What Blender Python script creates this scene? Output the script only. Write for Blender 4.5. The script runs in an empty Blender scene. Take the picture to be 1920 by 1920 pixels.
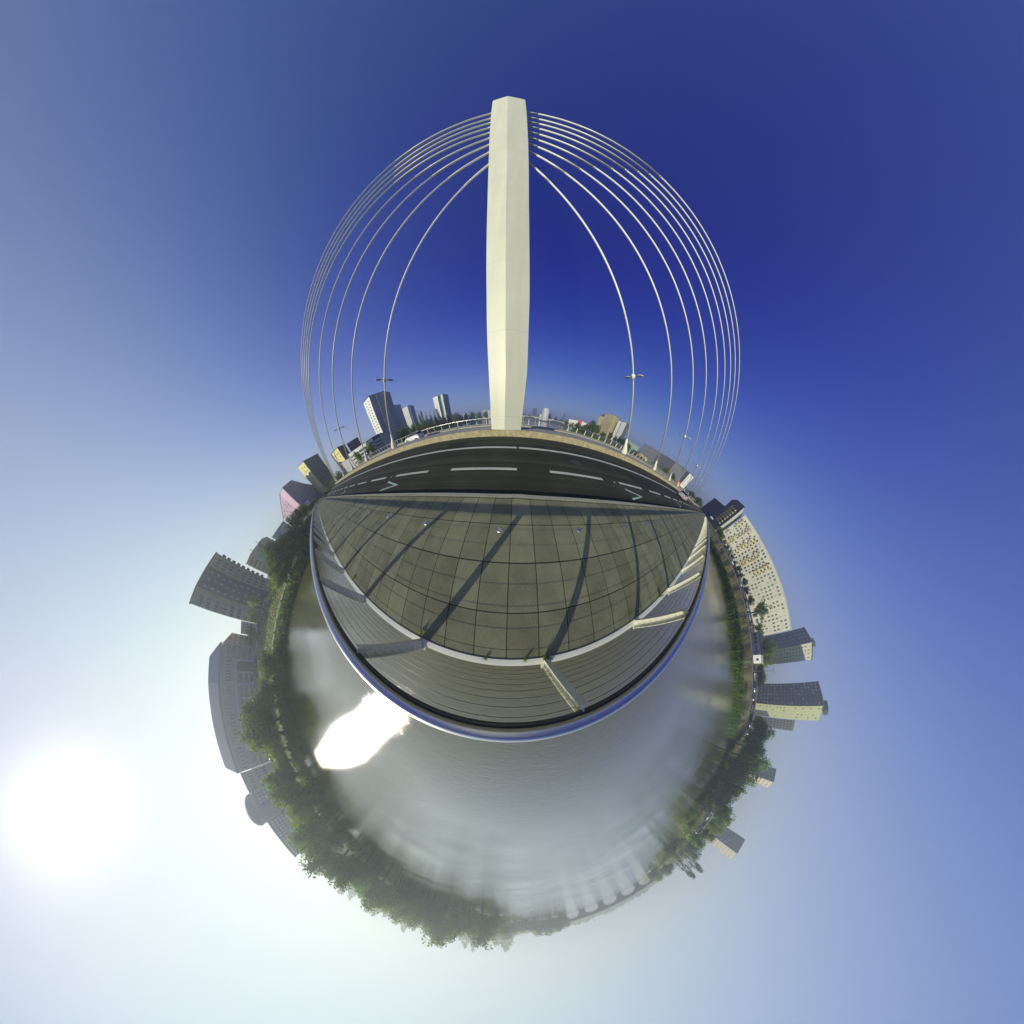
import bpy, math, random
from math import sin, cos, tan, radians as R, pi, hypot, atan2
from mathutils import Vector, Matrix, Euler
random.seed(7)
SC = bpy.context.scene
COL = SC.collection
# ------------------------------------------------------------------ camera (stereographic panorama lens)
cd = bpy.data.cameras.new('camera')
cam = bpy.data.objects.new('camera', cd); COL.objects.link(cam); SC.camera = cam
cd.type = 'PANO'; cd.sensor_fit = 'HORIZONTAL'; cd.sensor_width = 36
cd.panorama_type = 'FISHEYE_LENS_POLYNOMIAL'
cd.fisheye_fov = R(350)
for _i, _k in enumerate([-0.012, 0.329615044612682, -0.017234274242484103, 0.0004151455114790245, -3.387964251529846e-06]):
    setattr(cd, 'fisheye_polynomial_k%d' % _i, -_k)
cd.shift_x = -9.82 / 1920; cd.shift_y = -13.41 / 1920
cd.clip_start = 0.02; cd.clip_end = 20000
cam.rotation_euler = (Matrix.Rotation(R(-2.692), 3, 'Z') @ Matrix.Rotation(R(41.1), 3, 'X') @ Matrix.Rotation(R(4.26), 3, 'Z')).to_euler()
cam.location = (0, 0, 0)
# ------------------------------------------------------------------ sky and sun
SUN_AZ, SUN_EL = R(-147.5), R(18.2)
w = bpy.data.worlds.new('World'); SC.world = w; w.use_nodes = True
nt = w.node_tree; nt.nodes.clear()
def N(t, **k):
    n = nt.nodes.new(t)
    for a, b in k.items(): setattr(n, a, b)
    return n
def M(op, a, b=None, clamp=False):
    n = N('ShaderNodeMath', operation=op, use_clamp=clamp)
    for i, v in enumerate((a, b)):
        if v is None: continue
        if isinstance(v, (int, float)): n.inputs[i].default_value = v
        else: nt.links.new(v, n.inputs[i])
    return n.outputs[0]
tc = N('ShaderNodeTexCoord'); nrm = N('ShaderNodeVectorMath', operation='NORMALIZE'); nt.links.new(tc.outputs['Generated'], nrm.inputs[0])
sep = N('ShaderNodeSeparateXYZ'); nt.links.new(nrm.outputs[0], sep.inputs[0])
dot = N('ShaderNodeVectorMath', operation='DOT_PRODUCT'); nt.links.new(nrm.outputs[0], dot.inputs[0])
GA = R(-145.0)
dot.inputs[1].default_value = (sin(GA) * cos(SUN_EL), cos(GA) * cos(SUN_EL), sin(SUN_EL))
zz = M('MAXIMUM', sep.outputs[2], 0.0)
c1 = M('SUBTRACT', dot.outputs['Value'], 1.0)
# radiance = sum of exp(-a z - b z^2 + c (cos(sun angle) - 1)) terms: columns a, b, c, red, green, blue
SKY = [(0, 0, 0, 0, 0, 0.0094),
       (0, 0, 1, 0, 0, 0.2092),
       (0, 0, 2.5, 0, 0.0919, 0),
       (0, 0, 6, 0.20, 0, 0),
       (6, 0, 0, 0.3223, 0.1673, 0),
       (0, 1.8, 0, 0, 0, 0.5448),
       (0, 1.8, 2.5, 0.2182, 0.3682, 0),
       (0, 4.5, 0, 0, 0.1664, 0),
       (0, 4.5, 1, 0.2096, 0.0477, 0),
       (0, 14, 0, 0.0183, 0.0667, 0),
       (0, 0, 4.5, .03, .12, .135),
       (0, 0, 60, .12, .05, .06),
       (0, 0, 420, .6, .6, .6)]
z2 = M('MULTIPLY', zz, zz); acc = [0.0006, 0.0006, 0.001]
for a_, b_, c_, *rgb in SKY:
    e_ = M('EXPONENT', M('ADD', M('ADD', M('MULTIPLY', zz, -a_), M('MULTIPLY', z2, -b_)), M('MULTIPLY', c1, c_)))
    for q_ in range(3):
        if rgb[q_]: acc[q_] = M('ADD', acc[q_], M('MULTIPLY', e_, rgb[q_]))
cr, cg_, cb = acc
cc = N('ShaderNodeCombineXYZ')
for i, v in enumerate((cr, cg_, cb)): nt.links.new(v, cc.inputs[i])
bg = N('ShaderNodeBackground'); bg.inputs[1].default_value = 1.0; nt.links.new(cc.outputs[0], bg.inputs[0])
wo = N('ShaderNodeOutputWorld'); nt.links.new(bg.outputs[0], wo.inputs[0])
sl = bpy.data.lights.new('sun', 'SUN'); sl.energy = 4.6; sl.angle = R(0.5); sl.color = (1, .94, .74)
so = bpy.data.objects.new('sun', sl); COL.objects.link(so)
_sd = Vector((sin(SUN_AZ) * cos(SUN_EL), cos(SUN_AZ) * cos(SUN_EL), sin(SUN_EL)))
so.rotation_euler = (-_sd).to_track_quat('-Z', 'Y').to_euler(); so.location = _sd * 300
SC.view_settings.view_transform = 'Standard'; SC.view_settings.look = 'None'; SC.view_settings.exposure = 0; SC.view_settings.gamma = 1
SC.render.film_transparent = False
SC.cycles.use_denoising = True
SC.cycles.volume_bounces = 0; SC.cycles.max_bounces = 8; SC.cycles.transparent_max_bounces = 12
SC.cycles.sample_clamp_indirect = 6

# ------------------------------------------------------------------ material helpers
def mat(name, col, rough=.7, metal=0., spec=.5, noise=None, bump=None, var=None, trans=None, joint=None):
    """noise=(scale, amount) multiplies the colour; bump=(scale,strength)"""
    m = bpy.data.materials.new(name); m.use_nodes = True
    t = m.node_tree; b = t.nodes['Principled BSDF']
    b.inputs['Base Color'].default_value = (*col, 1); b.inputs['Roughness'].default_value = rough
    b.inputs['Metallic'].default_value = metal; b.inputs['Specular IOR Level'].default_value = spec
    geo = t.nodes.new('ShaderNodeNewGeometry')
    last = None
    def nz(scale, detail=5, stretch=None):
        n = t.nodes.new('ShaderNodeTexNoise'); n.inputs['Scale'].default_value = scale; n.inputs['Detail'].default_value = detail
        if stretch:
            mp = t.nodes.new('ShaderNodeMapping'); mp.inputs['Scale'].default_value = stretch
            t.links.new(geo.outputs['Position'], mp.inputs[0]); t.links.new(mp.outputs[0], n.inputs['Vector'])
        else: t.links.new(geo.outputs['Position'], n.inputs['Vector'])
        return n
    if noise:
        for item in (noise if isinstance(noise, list) else [noise]):
            n = nz(item[0], 5, item[2] if len(item) > 2 else None)
            r = t.nodes.new('ShaderNodeMapRange'); r.inputs[1].default_value = .25; r.inputs[2].default_value = .75
            r.inputs[3].default_value = 1 - item[1]; r.inputs[4].default_value = 1 + item[1]
            t.links.new(n.outputs[0], r.inputs[0])
            mx = t.nodes.new('ShaderNodeVectorMath'); mx.operation = 'SCALE'
            if last is None: mx.inputs[0].default_value = col
            else: t.links.new(last, mx.inputs[0])
            t.links.new(r.outputs[0], mx.inputs['Scale']); last = mx.outputs[0]
    if var:   # per-object tone
        oi = t.nodes.new('ShaderNodeObjectInfo'); r = t.nodes.new('ShaderNodeMapRange')
        r.inputs[3].default_value = 1 - var; r.inputs[4].default_value = 1 + var; t.links.new(oi.outputs['Random'], r.inputs[0])
        mx = t.nodes.new('ShaderNodeVectorMath'); mx.operation = 'SCALE'
        if last is None: mx.inputs[0].default_value = col
        else: t.links.new(last, mx.inputs[0])
        t.links.new(r.outputs[0], mx.inputs['Scale']); last = mx.outputs[0]
    if joint:   # thin dark joints every joint[1] metres along one axis
        sp = t.nodes.new('ShaderNodeSeparateXYZ'); t.links.new(geo.outputs['Position'], sp.inputs[0])
        def mq(op, a, c):
            q = t.nodes.new('ShaderNodeMath'); q.operation = op
            for i, v in enumerate((a, c)):
                if isinstance(v, (int, float)): q.inputs[i].default_value = v
                else: t.links.new(v, q.inputs[i])
            return q.outputs[0]
        fr = mq('FRACT', mq('DIVIDE', sp.outputs[joint[0]], joint[1]), 0.0)
        k = mq('SUBTRACT', 1.0, mq('MULTIPLY', mq('LESS_THAN', fr, joint[2] / joint[1]), .35 if joint[0] == 2 else .75))
        mx = t.nodes.new('ShaderNodeVectorMath'); mx.operation = 'SCALE'; t.links.new(last, mx.inputs[0]); t.links.new(k, mx.inputs['Scale']); last = mx.outputs[0]
    if last is not None: t.links.new(last, b.inputs['Base Color'])
    if bump:
        n = nz(bump[0], 6); bp = t.nodes.new('ShaderNodeBump'); bp.inputs['Strength'].default_value = bump[1]
        bp.inputs['Distance'].default_value = bump[2] if len(bump) > 2 else .01
        t.links.new(n.outputs[0], bp.inputs['Height']); t.links.new(bp.outputs[0], b.inputs['Normal'])
    if trans:
        tr = t.nodes.new('ShaderNodeBsdfTranslucent'); tr.inputs[0].default_value = (*trans, 1)
        ad = t.nodes.new('ShaderNodeMixShader'); ad.inputs[0].default_value = .5
        t.links.new(b.outputs[0], ad.inputs[1]); t.links.new(tr.outputs[0], ad.inputs[2])
        t.links.new(ad.outputs[0], t.nodes['Material Output'].inputs[0])
    return m

# ------------------------------------------------------------------ mesh helpers
class MB:
    def __init__(s): s.v = []; s.f = []
    def face(s, pts): k = len(s.v); s.v += [tuple(p) for p in pts]; s.f.append(tuple(range(k, k + len(pts))))
    def box(s, x0, x1, y0, y1, z0, z1, m=None):
        c = [(x0, y0, z0), (x1, y0, z0), (x1, y1, z0), (x0, y1, z0), (x0, y0, z1), (x1, y0, z1), (x1, y1, z1), (x0, y1, z1)]
        if m is not None: c = [tuple(m @ Vector(p)) for p in c]
        k = len(s.v); s.v += c
        s.f += [tuple(k + i for i in q) for q in ((0, 3, 2, 1), (4, 5, 6, 7), (0, 1, 5, 4), (1, 2, 6, 5), (2, 3, 7, 6), (3, 0, 4, 7))]
        return s
    def tube(s, pts, rads, n=10, cap=True):
        pts = [Vector(p) for p in pts]
        if not isinstance(rads, (list, tuple)): rads = [rads] * len(pts)
        k = len(s.v); up = None
        for i, p in enumerate(pts):
            d = (pts[min(i + 1, len(pts) - 1)] - pts[max(i - 1, 0)]).normalized()
            if up is None: up = Vector((0, 0, 1)) if abs(d.z) < .9 else Vector((0, 1, 0))
            a = d.cross(up).normalized(); b = a.cross(d)
            for j in range(n):
                t = 2 * pi * j / n; s.v.append(tuple(p + (a * cos(t) + b * sin(t)) * rads[i]))
        for i in range(len(pts) - 1):
            for j in range(n):
                a0 = k + i * n + j; a1 = k + i * n + (j + 1) % n
                s.f.append((a0, a1, a1 + n, a0 + n))
        if cap: s.f.append(tuple(k + j for j in range(n))[::-1]); s.f.append(tuple(k + (len(pts) - 1) * n + j for j in range(n)))
        return s
    def prism(s, foot, z0, z1):
        """foot = ccw list of (x,y) ; z1 a number or one per corner"""
        n = len(foot); zt = z1 if isinstance(z1, (list, tuple)) else [z1] * n
        k = len(s.v); s.v += [(x, y, z0) for x, y in foot] + [(x, y, z) for (x, y), z in zip(foot, zt)]
        for i in range(n): j = (i + 1) % n; s.f.append((k + i, k + j, k + n + j, k + n + i))
        s.f.append(tuple(k + n + i for i in range(n))); s.f.append(tuple(k + i for i in range(n))[::-1])
        return s
    def strip(s, rows):
        """rows = list of equally long point rows"""
        k = len(s.v); n = len(rows[0])
        for r in rows: s.v += [tuple(p) for p in r]
        for i in range(len(rows) - 1):
            for j in range(n - 1):
                a = k + i * n + j; s.f.append((a, a + 1, a + n + 1, a + n))
        return s
    def mesh(s, name, m, off=None, smooth=False):
        me = bpy.data.meshes.new(name)
        vs = s.v if off is None else [(x - off[0], y - off[1], z - off[2]) for x, y, z in s.v]
        me.from_pydata(vs, [], s.f); me.update()
        for q in (m if isinstance(m, (list, tuple)) else [m]): me.materials.append(q)
        if smooth: me.polygons.foreach_set('use_smooth', [True] * len(me.polygons))
        return me
def tag(o, label=None, cat=None, group=None, kind=None):
    if label: o['label'] = label
    if cat: o['category'] = cat
    if group: o['group'] = group
    if kind: o['kind'] = kind
    return o
def link(name, data, parent=None, loc=(0, 0, 0)):
    o = bpy.data.objects.new(name, data); COL.objects.link(o); o.location = loc
    if parent: o.parent = parent
    return o
def empty(name, loc, label, cat, group=None, rz=0):
    o = link(name, None, None, loc); o.rotation_euler = (0, 0, rz); o.empty_display_size = .3
    return tag(o, label, cat, group)
def struct(name, mb, m, kind='structure', smooth=False):
    return tag(link(name, mb.mesh(name, m, None, smooth)), None, None, None, kind)
def part(name, mb, m, parent, smooth=False, world=True):
    off = parent.location if world else None
    return link(name, mb.mesh(name, m, off, smooth), parent)
def copy_tree(o, parent=None):
    c = o.copy(); COL.objects.link(c)
    if parent: c.parent = parent
    for ch in o.children: copy_tree(ch, c)
    return c
def P(az, d): a = R(az); return (d * sin(a), d * cos(a))

# ------------------------------------------------------------------ the deck
H = 1.85
def dz(x): return max(-1.5, -1.3e-4 * x * x)
XS = [x for x in range(-300, 301, 3)]
def ribbon(prof, xs=XS):
    """a sheet along the bridge whose cross section is prof [(y,z)...]"""
    return MB().strip([[(x, y, z + dz(x)) for y, z in prof] for x in xs][::-1])
def near_road(y): return -2.0 + .0745 * (y - 2.02)

def sidewalk_material():
    m = bpy.data.materials.new('paving_slabs'); m.use_nodes = True; t = m.node_tree; b = t.nodes['Principled BSDF']
    L = t.links.new
    def n(ty, **k):
        q = t.nodes.new(ty)
        for a, c in k.items(): setattr(q, a, c)
        return q
    def mm(op, a, c=None):
        q = n('ShaderNodeMath', operation=op)
        for i, v in enumerate((a, c)):
            if v is None: continue
            if isinstance(v, (int, float)): q.inputs[i].default_value = v
            else: L(v, q.inputs[i])
        return q.outputs[0]
    geo = n('ShaderNodeNewGeometry'); sp = n('ShaderNodeSeparateXYZ'); L(geo.outputs['Position'], sp.inputs[0])
    wob = n('ShaderNodeTexNoise'); wob.inputs['Scale'].default_value = 9; L(geo.outputs['Position'], wob.inputs['Vector'])
    wv = mm('MULTIPLY', mm('SUBTRACT', wob.outputs[0], .5), .008)
    ux = mm('DIVIDE', mm('ADD', mm('SUBTRACT', sp.outputs[0], .42), wv), .476)
    uy = mm('DIVIDE', mm('ADD', mm('ADD', sp.outputs[1], .575), wv), .80)
    def edge(u, size, half):
        fr = mm('FRACT', u); d = mm('MULTIPLY', mm('MINIMUM', fr, mm('SUBTRACT', 1.0, fr)), size)
        return mm('LESS_THAN', d, half)
    seam = mm('MAXIMUM', edge(ux, .476, .0065), edge(uy, .80, .0085))
    cell = n('ShaderNodeCombineXYZ'); L(mm('FLOOR', ux), cell.inputs[0]); L(mm('FLOOR', uy), cell.inputs[1])
    wn = n('ShaderNodeTexWhiteNoise'); L(cell.outputs[0], wn.inputs['Vector'])
    sp1 = n('ShaderNodeTexNoise'); sp1.inputs['Scale'].default_value = 220; sp1.inputs['Detail'].default_value = 3; L(geo.outputs['Position'], sp1.inputs['Vector'])
    sp2 = n('ShaderNodeTexNoise'); sp2.inputs['Scale'].default_value = 2.2; sp2.inputs['Detail'].default_value = 6; L(geo.outputs['Position'], sp2.inputs['Vector'])
    vor = n('ShaderNodeTexVoronoi'); vor.inputs['Scale'].default_value = 75; L(geo.outputs['Position'], vor.inputs['Vector'])
    f = mm('ADD', mm('MULTIPLY', wn.outputs[0], .28), .57)
    f = mm('ADD', f, mm('MULTIPLY', mm('SUBTRACT', sp1.outputs[0], .5), .8))
    f = mm('ADD', f, mm('MULTIPLY', mm('SUBTRACT', sp2.outputs[0], .5), .6))
    f = mm('ADD', f, mm('MULTIPLY', mm('SUBTRACT', vor.outputs['Distance'], .4), .35))
    f = mm('MULTIPLY', f, mm('SUBTRACT', 1.0, mm('MULTIPLY', seam, .88)))
    sc = n('ShaderNodeVectorMath', operation='SCALE'); sc.inputs[0].default_value = (.300, .302, .168); L(f, sc.inputs['Scale'])
    L(sc.outputs[0], b.inputs['Base Color']); b.inputs['Roughness'].default_value = .85; b.inputs['Specular IOR Level'].default_value = .25
    bp = n('ShaderNodeBump'); bp.inputs['Strength'].default_value = .5; bp.inputs['Distance'].default_value = .006
    L(mm('SUBTRACT', mm('MULTIPLY', sp1.outputs[0], .5), seam), bp.inputs['Height']); L(bp.outputs[0], b.inputs['Normal'])
    return m
M_slab = sidewalk_material()
M_asph = mat('asphalt', (.040, .043, .028), .9, noise=[(1.0, .55, (.02, 1.9, 1)), (60, .3), (.6, .2)], bump=(90, .5, .01), spec=.2)
M_paint = mat('road_paint', (.50, .50, .42), .7, noise=[(14, .18), (1.5, .12)])
M_green = mat('pale_green_paint', (.36, .47, .37), .7, noise=[(16, .2)])
M_kerb = mat('kerb_stone', (.34, .34, .25), .85, joint=(0, 1.0, .008), noise=[(30, .2), (2, .15)], bump=(60, .4))
M_conc = mat('stained_concrete', (.33, .29, .17), .9, noise=[(3, .35), (18, .28)], bump=(25, .6, .02))
M_concg = mat('grey_concrete', (.30, .30, .28), .9, noise=[(2, .2), (20, .15)], bump=(25, .4))
M_white = mat('white_steel_paint', (.74, .74, .58), .38, noise=[(3, .06), (25, .04)])
M_pyl = mat('pylon_paint', (.54, .55, .44), .45, noise=[(1.6, .07, (1, 1, .06)), (.5, .05), (9, .03)], joint=(2, 6.1, .02))
M_cable = mat('cable_sheath', (.74, .75, .62), .4)
M_sleeve = mat('grey_sleeve', (.38, .44, .46), .5)
M_steel = mat('brushed_steel', (.72, .70, .64), .34, 1.0, noise=[(8, .05, (.1, 1, 1))])
M_wire = mat('dark_wire_and_shade', (.10, .10, .075), .4, .5)
M_black = mat('black_rubber', (.02, .02, .02), .8)
M_glass = mat('dark_glass', (.02, .025, .03), .08, spec=.8)
M_lens = mat('lamp_glass', (.5, .52, .48), .2)

Y0, Y1 = -1.33, 2.02
KB = 1.875     # inner edge of the kerb stone
struct('sidewalk', ribbon([(-1.36, -H), (KB, -H)]), M_slab)
struct('kerb', ribbon([(KB, -H - .2), (KB, -H + .008), (Y1 - .02, -H + .008), (Y1, -H - .015), (Y1 + .01, -H - .2)]), M_kerb)
struct('road', ribbon([(Y1, -2.0)] + [(y, near_road(y)) for y in (4.5, 8.75)]), M_asph)
struct('median_wall', ribbon([(8.66, -1.62), (8.70, -1.05), (8.78, -1.0), (9.25, -1.0)]), M_conc)
struct('median_top', ribbon([(9.25, -1.004), (11.7, -1.004)]), M_concg)
struct('median_far_wall', ribbon([(11.7, -1.0), (11.75, -1.6)]), M_conc)
struct('far_road', ribbon([(11.72, -1.45), (18.3, -1.5)]), M_asph)
struct('far_kerb', ribbon([(18.28, -1.6), (18.3, -1.30), (18.55, -1.30)]), M_kerb)
struct('far_sidewalk', ribbon([(18.55, -1.304), (21.3, -1.304)]), M_concg)
XB = [x for x in range(-78, 121, 3)]
struct('bridge_deck', ribbon([(21.5, -1.35), (21.5, -1.9), (18, -3.2), (3, -3.4), (-1.44, -2.5), (-1.44, -1.90)], XB), M_concg)
# painted lines
ml = MB()
for k in range(-34, 36):
    a = -2.95 + 4.42 * k; b = a + (3.0 if abs(k) < 40 else 2)
    n = 3; ml.strip([[(x, y, near_road(y) + .004 + dz(x)) for y in (3.52, 3.70)] for x in [b - (b - a) * i / n for i in range(n + 1)]])
xs = [x * 3 for x in range(-60, 61)][::-1]
for i in range(len(xs) - 1):
    if i % 4 == 3: xa, xb = xs[i], xs[i + 1] + .12
    else: xa, xb = xs[i], xs[i + 1]
    ml.strip([[(x, y, near_road(y) + .004 + dz(x)) for y in (5.98, 6.24)] for x in (xa, xb)])
for x in (5.35, -8.0): ml.strip([[(x + q, y, near_road(y) + .004 + dz(x)) for y in (3.5, 3.62)] for q in (.12, 0)])
for i in range(-60, 60): ml.strip([[(x, y, -1.47 + .004 + dz(x)) for y in (17.55, 17.7)] for x in (i * 3 + 3, i * 3)])
for i in range(-14, 14): ml.strip([[(x, y, -1.446 + dz(x)) for y in (14.7, 14.85)] for x in (i * 9 + 3, i * 9)])
struct('road_markings', ml, M_paint)
cv = MB()
def chev(x, z):
    tip = (x, 2.72)
    for y in (2.34, 3.18):
        dx = -1.75
        a = Vector((x, 2.74 if y > 2.7 else 2.72)); e = Vector((x + dx, y)); wd = .14
        q = [(a.x, a.y), (e.x, e.y), (e.x + .02, e.y + (wd if y < 2.7 else -wd)), (a.x - .36, a.y + (.02 if y < 2.7 else -.02))]
        if y > 2.7: q = q[::-1]
        cv.face([(u, v, near_road(v) + .006 + dz(u)) for u, v in q][::-1])
for x in (-49, -34.5, -20.5, -6.0, 7.75, 21.5, 36): chev(x, 0)
struct('lane_arrows', cv, M_green)

pt = MB()
for x0, x1, y0, y1 in ((-5.2, -3.6, 6.3, 7.4), (8.5, 12.5, 4.1, 5.3), (-14.5, -13.6, 2.2, 3.3), (1.2, 1.9, 6.35, 6.9)):
    pt.strip([[(x, y, near_road(y) + .003 + dz(x)) for y in (y0, y1)] for x in (x1, x0)])
struct('road_patches', pt, mat('fresh_asphalt', (.026, .028, .022), .95, noise=[(50, .3), (2, .2)], bump=(90, .5, .01), spec=.2))
mh = MB(); k_ = [(3.4 + .33 * cos(2 * pi * i / 20), 4.9 + .33 * sin(2 * pi * i / 20)) for i in range(20)]; mh.face([(x, y, near_road(y) + .006) for x, y in k_])
tag(link('manhole_cover', mh.mesh('manhole_cover', mat('cast_iron', (.07, .065, .055), .6, .3, noise=(40, .4)))), 'round iron manhole cover in the near traffic lane', 'manhole cover')

# metal studs in the paving
st = MB()
for r0, r1, z0, z1 in ((.062, .056, 0, .006), (.056, .02, .006, .009)):
    k = len(st.v); n = 20
    st.v += [(r0 * cos(2 * pi * j / n), r0 * sin(2 * pi * j / n), z0) for j in range(n)] + [(r1 * cos(2 * pi * j / n), r1 * sin(2 * pi * j / n), z1) for j in range(n)]
    st.f += [(k + j, k + (j + 1) % n, k + n + (j + 1) % n, k + n + j) for j in range(n)]
st.f.append(tuple(range(len(st.v) - 20, len(st.v))))
stm = st.mesh('stud', M_steel)
_nth = ['first', 'second', 'third', 'fourth', 'fifth', 'sixth', 'seventh']
_sx = (-11.9, -10.0, -8.05, -6.16, -4.27, -2.25, -.3, 1.57, 3.40, 5.3, 7.2, 9.1, 11.0)
for i, x in enumerate(_sx):
    lab = 'round metal stud in the footway, under the broad post shadow at the middle' if x == -.3 else 'round metal stud in the footway, %s one to the %s of the middle stud' % ((_nth[5 - i], 'left') if x < 0 else (_nth[i - 7], 'right'))
    tag(link('metal_stud', stm, None, (x, .88, -H + .001 + dz(x))), lab, 'stud', 'metal studs in the footway')

# ------------------------------------------------------------------ railings
def railing(name, label, ypost, ytop, zb, hgt, x0, x1, step, side, first, rad=.05, nw=8, beam=True):
    g = empty(name, (0, ypost, zb), label, 'railing')
    xs = [x0 + 3 * i for i in range(int((x1 - x0) / 3) + 1)]
    yr = ytop + side * .075
    # hand rail: a steel tube; its shaded underside is added as a dark strip and tube
    mb = MB(); mb.tube([(x, yr, zb + hgt + .03 + dz(x)) for x in xs], rad, 18); part('handrail', mb, M_steel, g, True)
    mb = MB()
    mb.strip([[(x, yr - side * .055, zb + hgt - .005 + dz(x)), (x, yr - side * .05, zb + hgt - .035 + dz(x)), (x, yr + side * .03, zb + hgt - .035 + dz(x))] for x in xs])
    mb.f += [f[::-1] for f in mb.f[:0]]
    mb.tube([(x, yr - side * .045, zb + hgt - .015 + dz(x)) for x in xs], .016, 8); part('under_rail_shade', mb, M_wire, g, True)
    wires = MB()
    for k in range(nw):
        t = (k + .7) / (nw + .35); y = ypost + (ytop - ypost) * t; z = zb + .02 + (hgt - .02) * t
        mb = MB(); mb.tube([(x, y + side * .01, z + dz(x)) for x in xs], .0025, 5, False); part('wire', mb, M_wire, g, True)
    if beam:
        mb = MB(); mb.strip([[(x, y, z + dz(x)) for y, z in ((ypost + .115, zb - .06), (ypost + .115, zb + .012), (ypost + .045, zb + .012), (ypost + .04, zb - .035), (ypost - .03, zb - .035), (ypost - .035, zb - .3))] for x in xs][::-1])
        part('edge_beam', mb, M_white, g)
    # one post: two flanges, a web and knots where the wires pass
    pb = MB(); d = (ytop - ypost); L = hgt
    def sl(t): return d * t
    wd = .16 * (1 if side < 0 else 1)
    def slab(x0_, x1_, ya0, ya1, yb0, yb1):
        k = len(pb.v); z0, z1 = -.02, L - .005
        pb.v += [(x0_, ya0, z0), (x1_, ya0, z0), (x1_, ya1, z0), (x0_, ya1, z0), (x0_, yb0, z1), (x1_, yb0, z1), (x1_, yb1, z1), (x0_, yb1, z1)]
        pb.f += [tuple(k + i for i in q) for q in ((0, 3, 2, 1), (4, 5, 6, 7), (0, 1, 5, 4), (1, 2, 6, 5), (2, 3, 7, 6), (3, 0, 4, 7))]
    slab(-.006, .006, -.075, .075, d - .05, d + .05)             # web
    slab(-.036, .036, .0752, .087, d + .0502, d + .062)          # flange towards the walk
    slab(-.036, .036, -.087, -.0752, d - .062, d - .0502)        # flange towards the river
    pb.box(-.07, .07, -.10, .10, -.028, -.0205)
    for k in range(nw):
        t = (k + .7) / (nw + .35); pb.box(-.016, -.0065, d * t - .002 + side * .01 - .008, d * t + .014 + side * .01 - .006, .02 + (L - .02) * t - .008, .02 + (L - .02) * t + .008)
    pm = pb.mesh('post', M_white)
    n = 0; x = first
    while x < x1 and n < 100:
        o = link('post', pm, g, (x, 0, dz(x))); n += 1; x += step
    return g
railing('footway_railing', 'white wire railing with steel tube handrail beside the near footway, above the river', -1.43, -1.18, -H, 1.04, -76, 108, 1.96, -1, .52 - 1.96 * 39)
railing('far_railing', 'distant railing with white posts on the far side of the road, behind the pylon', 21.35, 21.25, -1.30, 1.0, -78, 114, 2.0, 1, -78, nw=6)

# ------------------------------------------------------------------ pylon and stay cables
PY = 10.3
def interp(T, z):
    for (a, b), (c, d) in zip(T, T[1:]):
        if z <= c: return b + (d - b) * (z - a) / (c - a)
    return T[-1][1]
def pcx(z): return interp([(-1.2, -.97), (1, -.91), (3.2, -.89), (9, -1.10), (14.7, -1.40), (20.4, -1.70), (28, -2.10), (35, -2.5), (45, -3.07), (52.6, -3.5)], z)
def phw(z): return interp([(-1.2, 1.23), (1, 1.26), (3.2, 1.32), (14.7, 1.36), (20.4, 1.40), (28, 1.50), (35, 1.59), (45, 1.65), (52.6, 1.62)], z)
pm = MB(); ZP = [-1.05, 1, 3.2, 6, 9, 12, 14.7, 20.4, 24, 28, 35, 40, 45, 51.0]
rows = []
for z in ZP:
    c, h = pcx(z), phw(z)
    rows.append([(c - h, PY - 1.1, z), (c - .1, PY - 1.45, z), (c + h, PY - 1.1, z), (c + h, PY + 1.1, z), (c, PY + 1.45, z), (c - h, PY + 1.1, z), (c - h, PY - 1.1, z)])
pm.strip(rows); pm.face(rows[-1][:6])
tag(link('bridge_pylon', pm.mesh('bridge_pylon', M_pyl, (-.9, PY, -1)), None, (-.9, PY, -1)), 'tall white six-sided bridge pylon rising from the central median', 'pylon')

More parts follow.
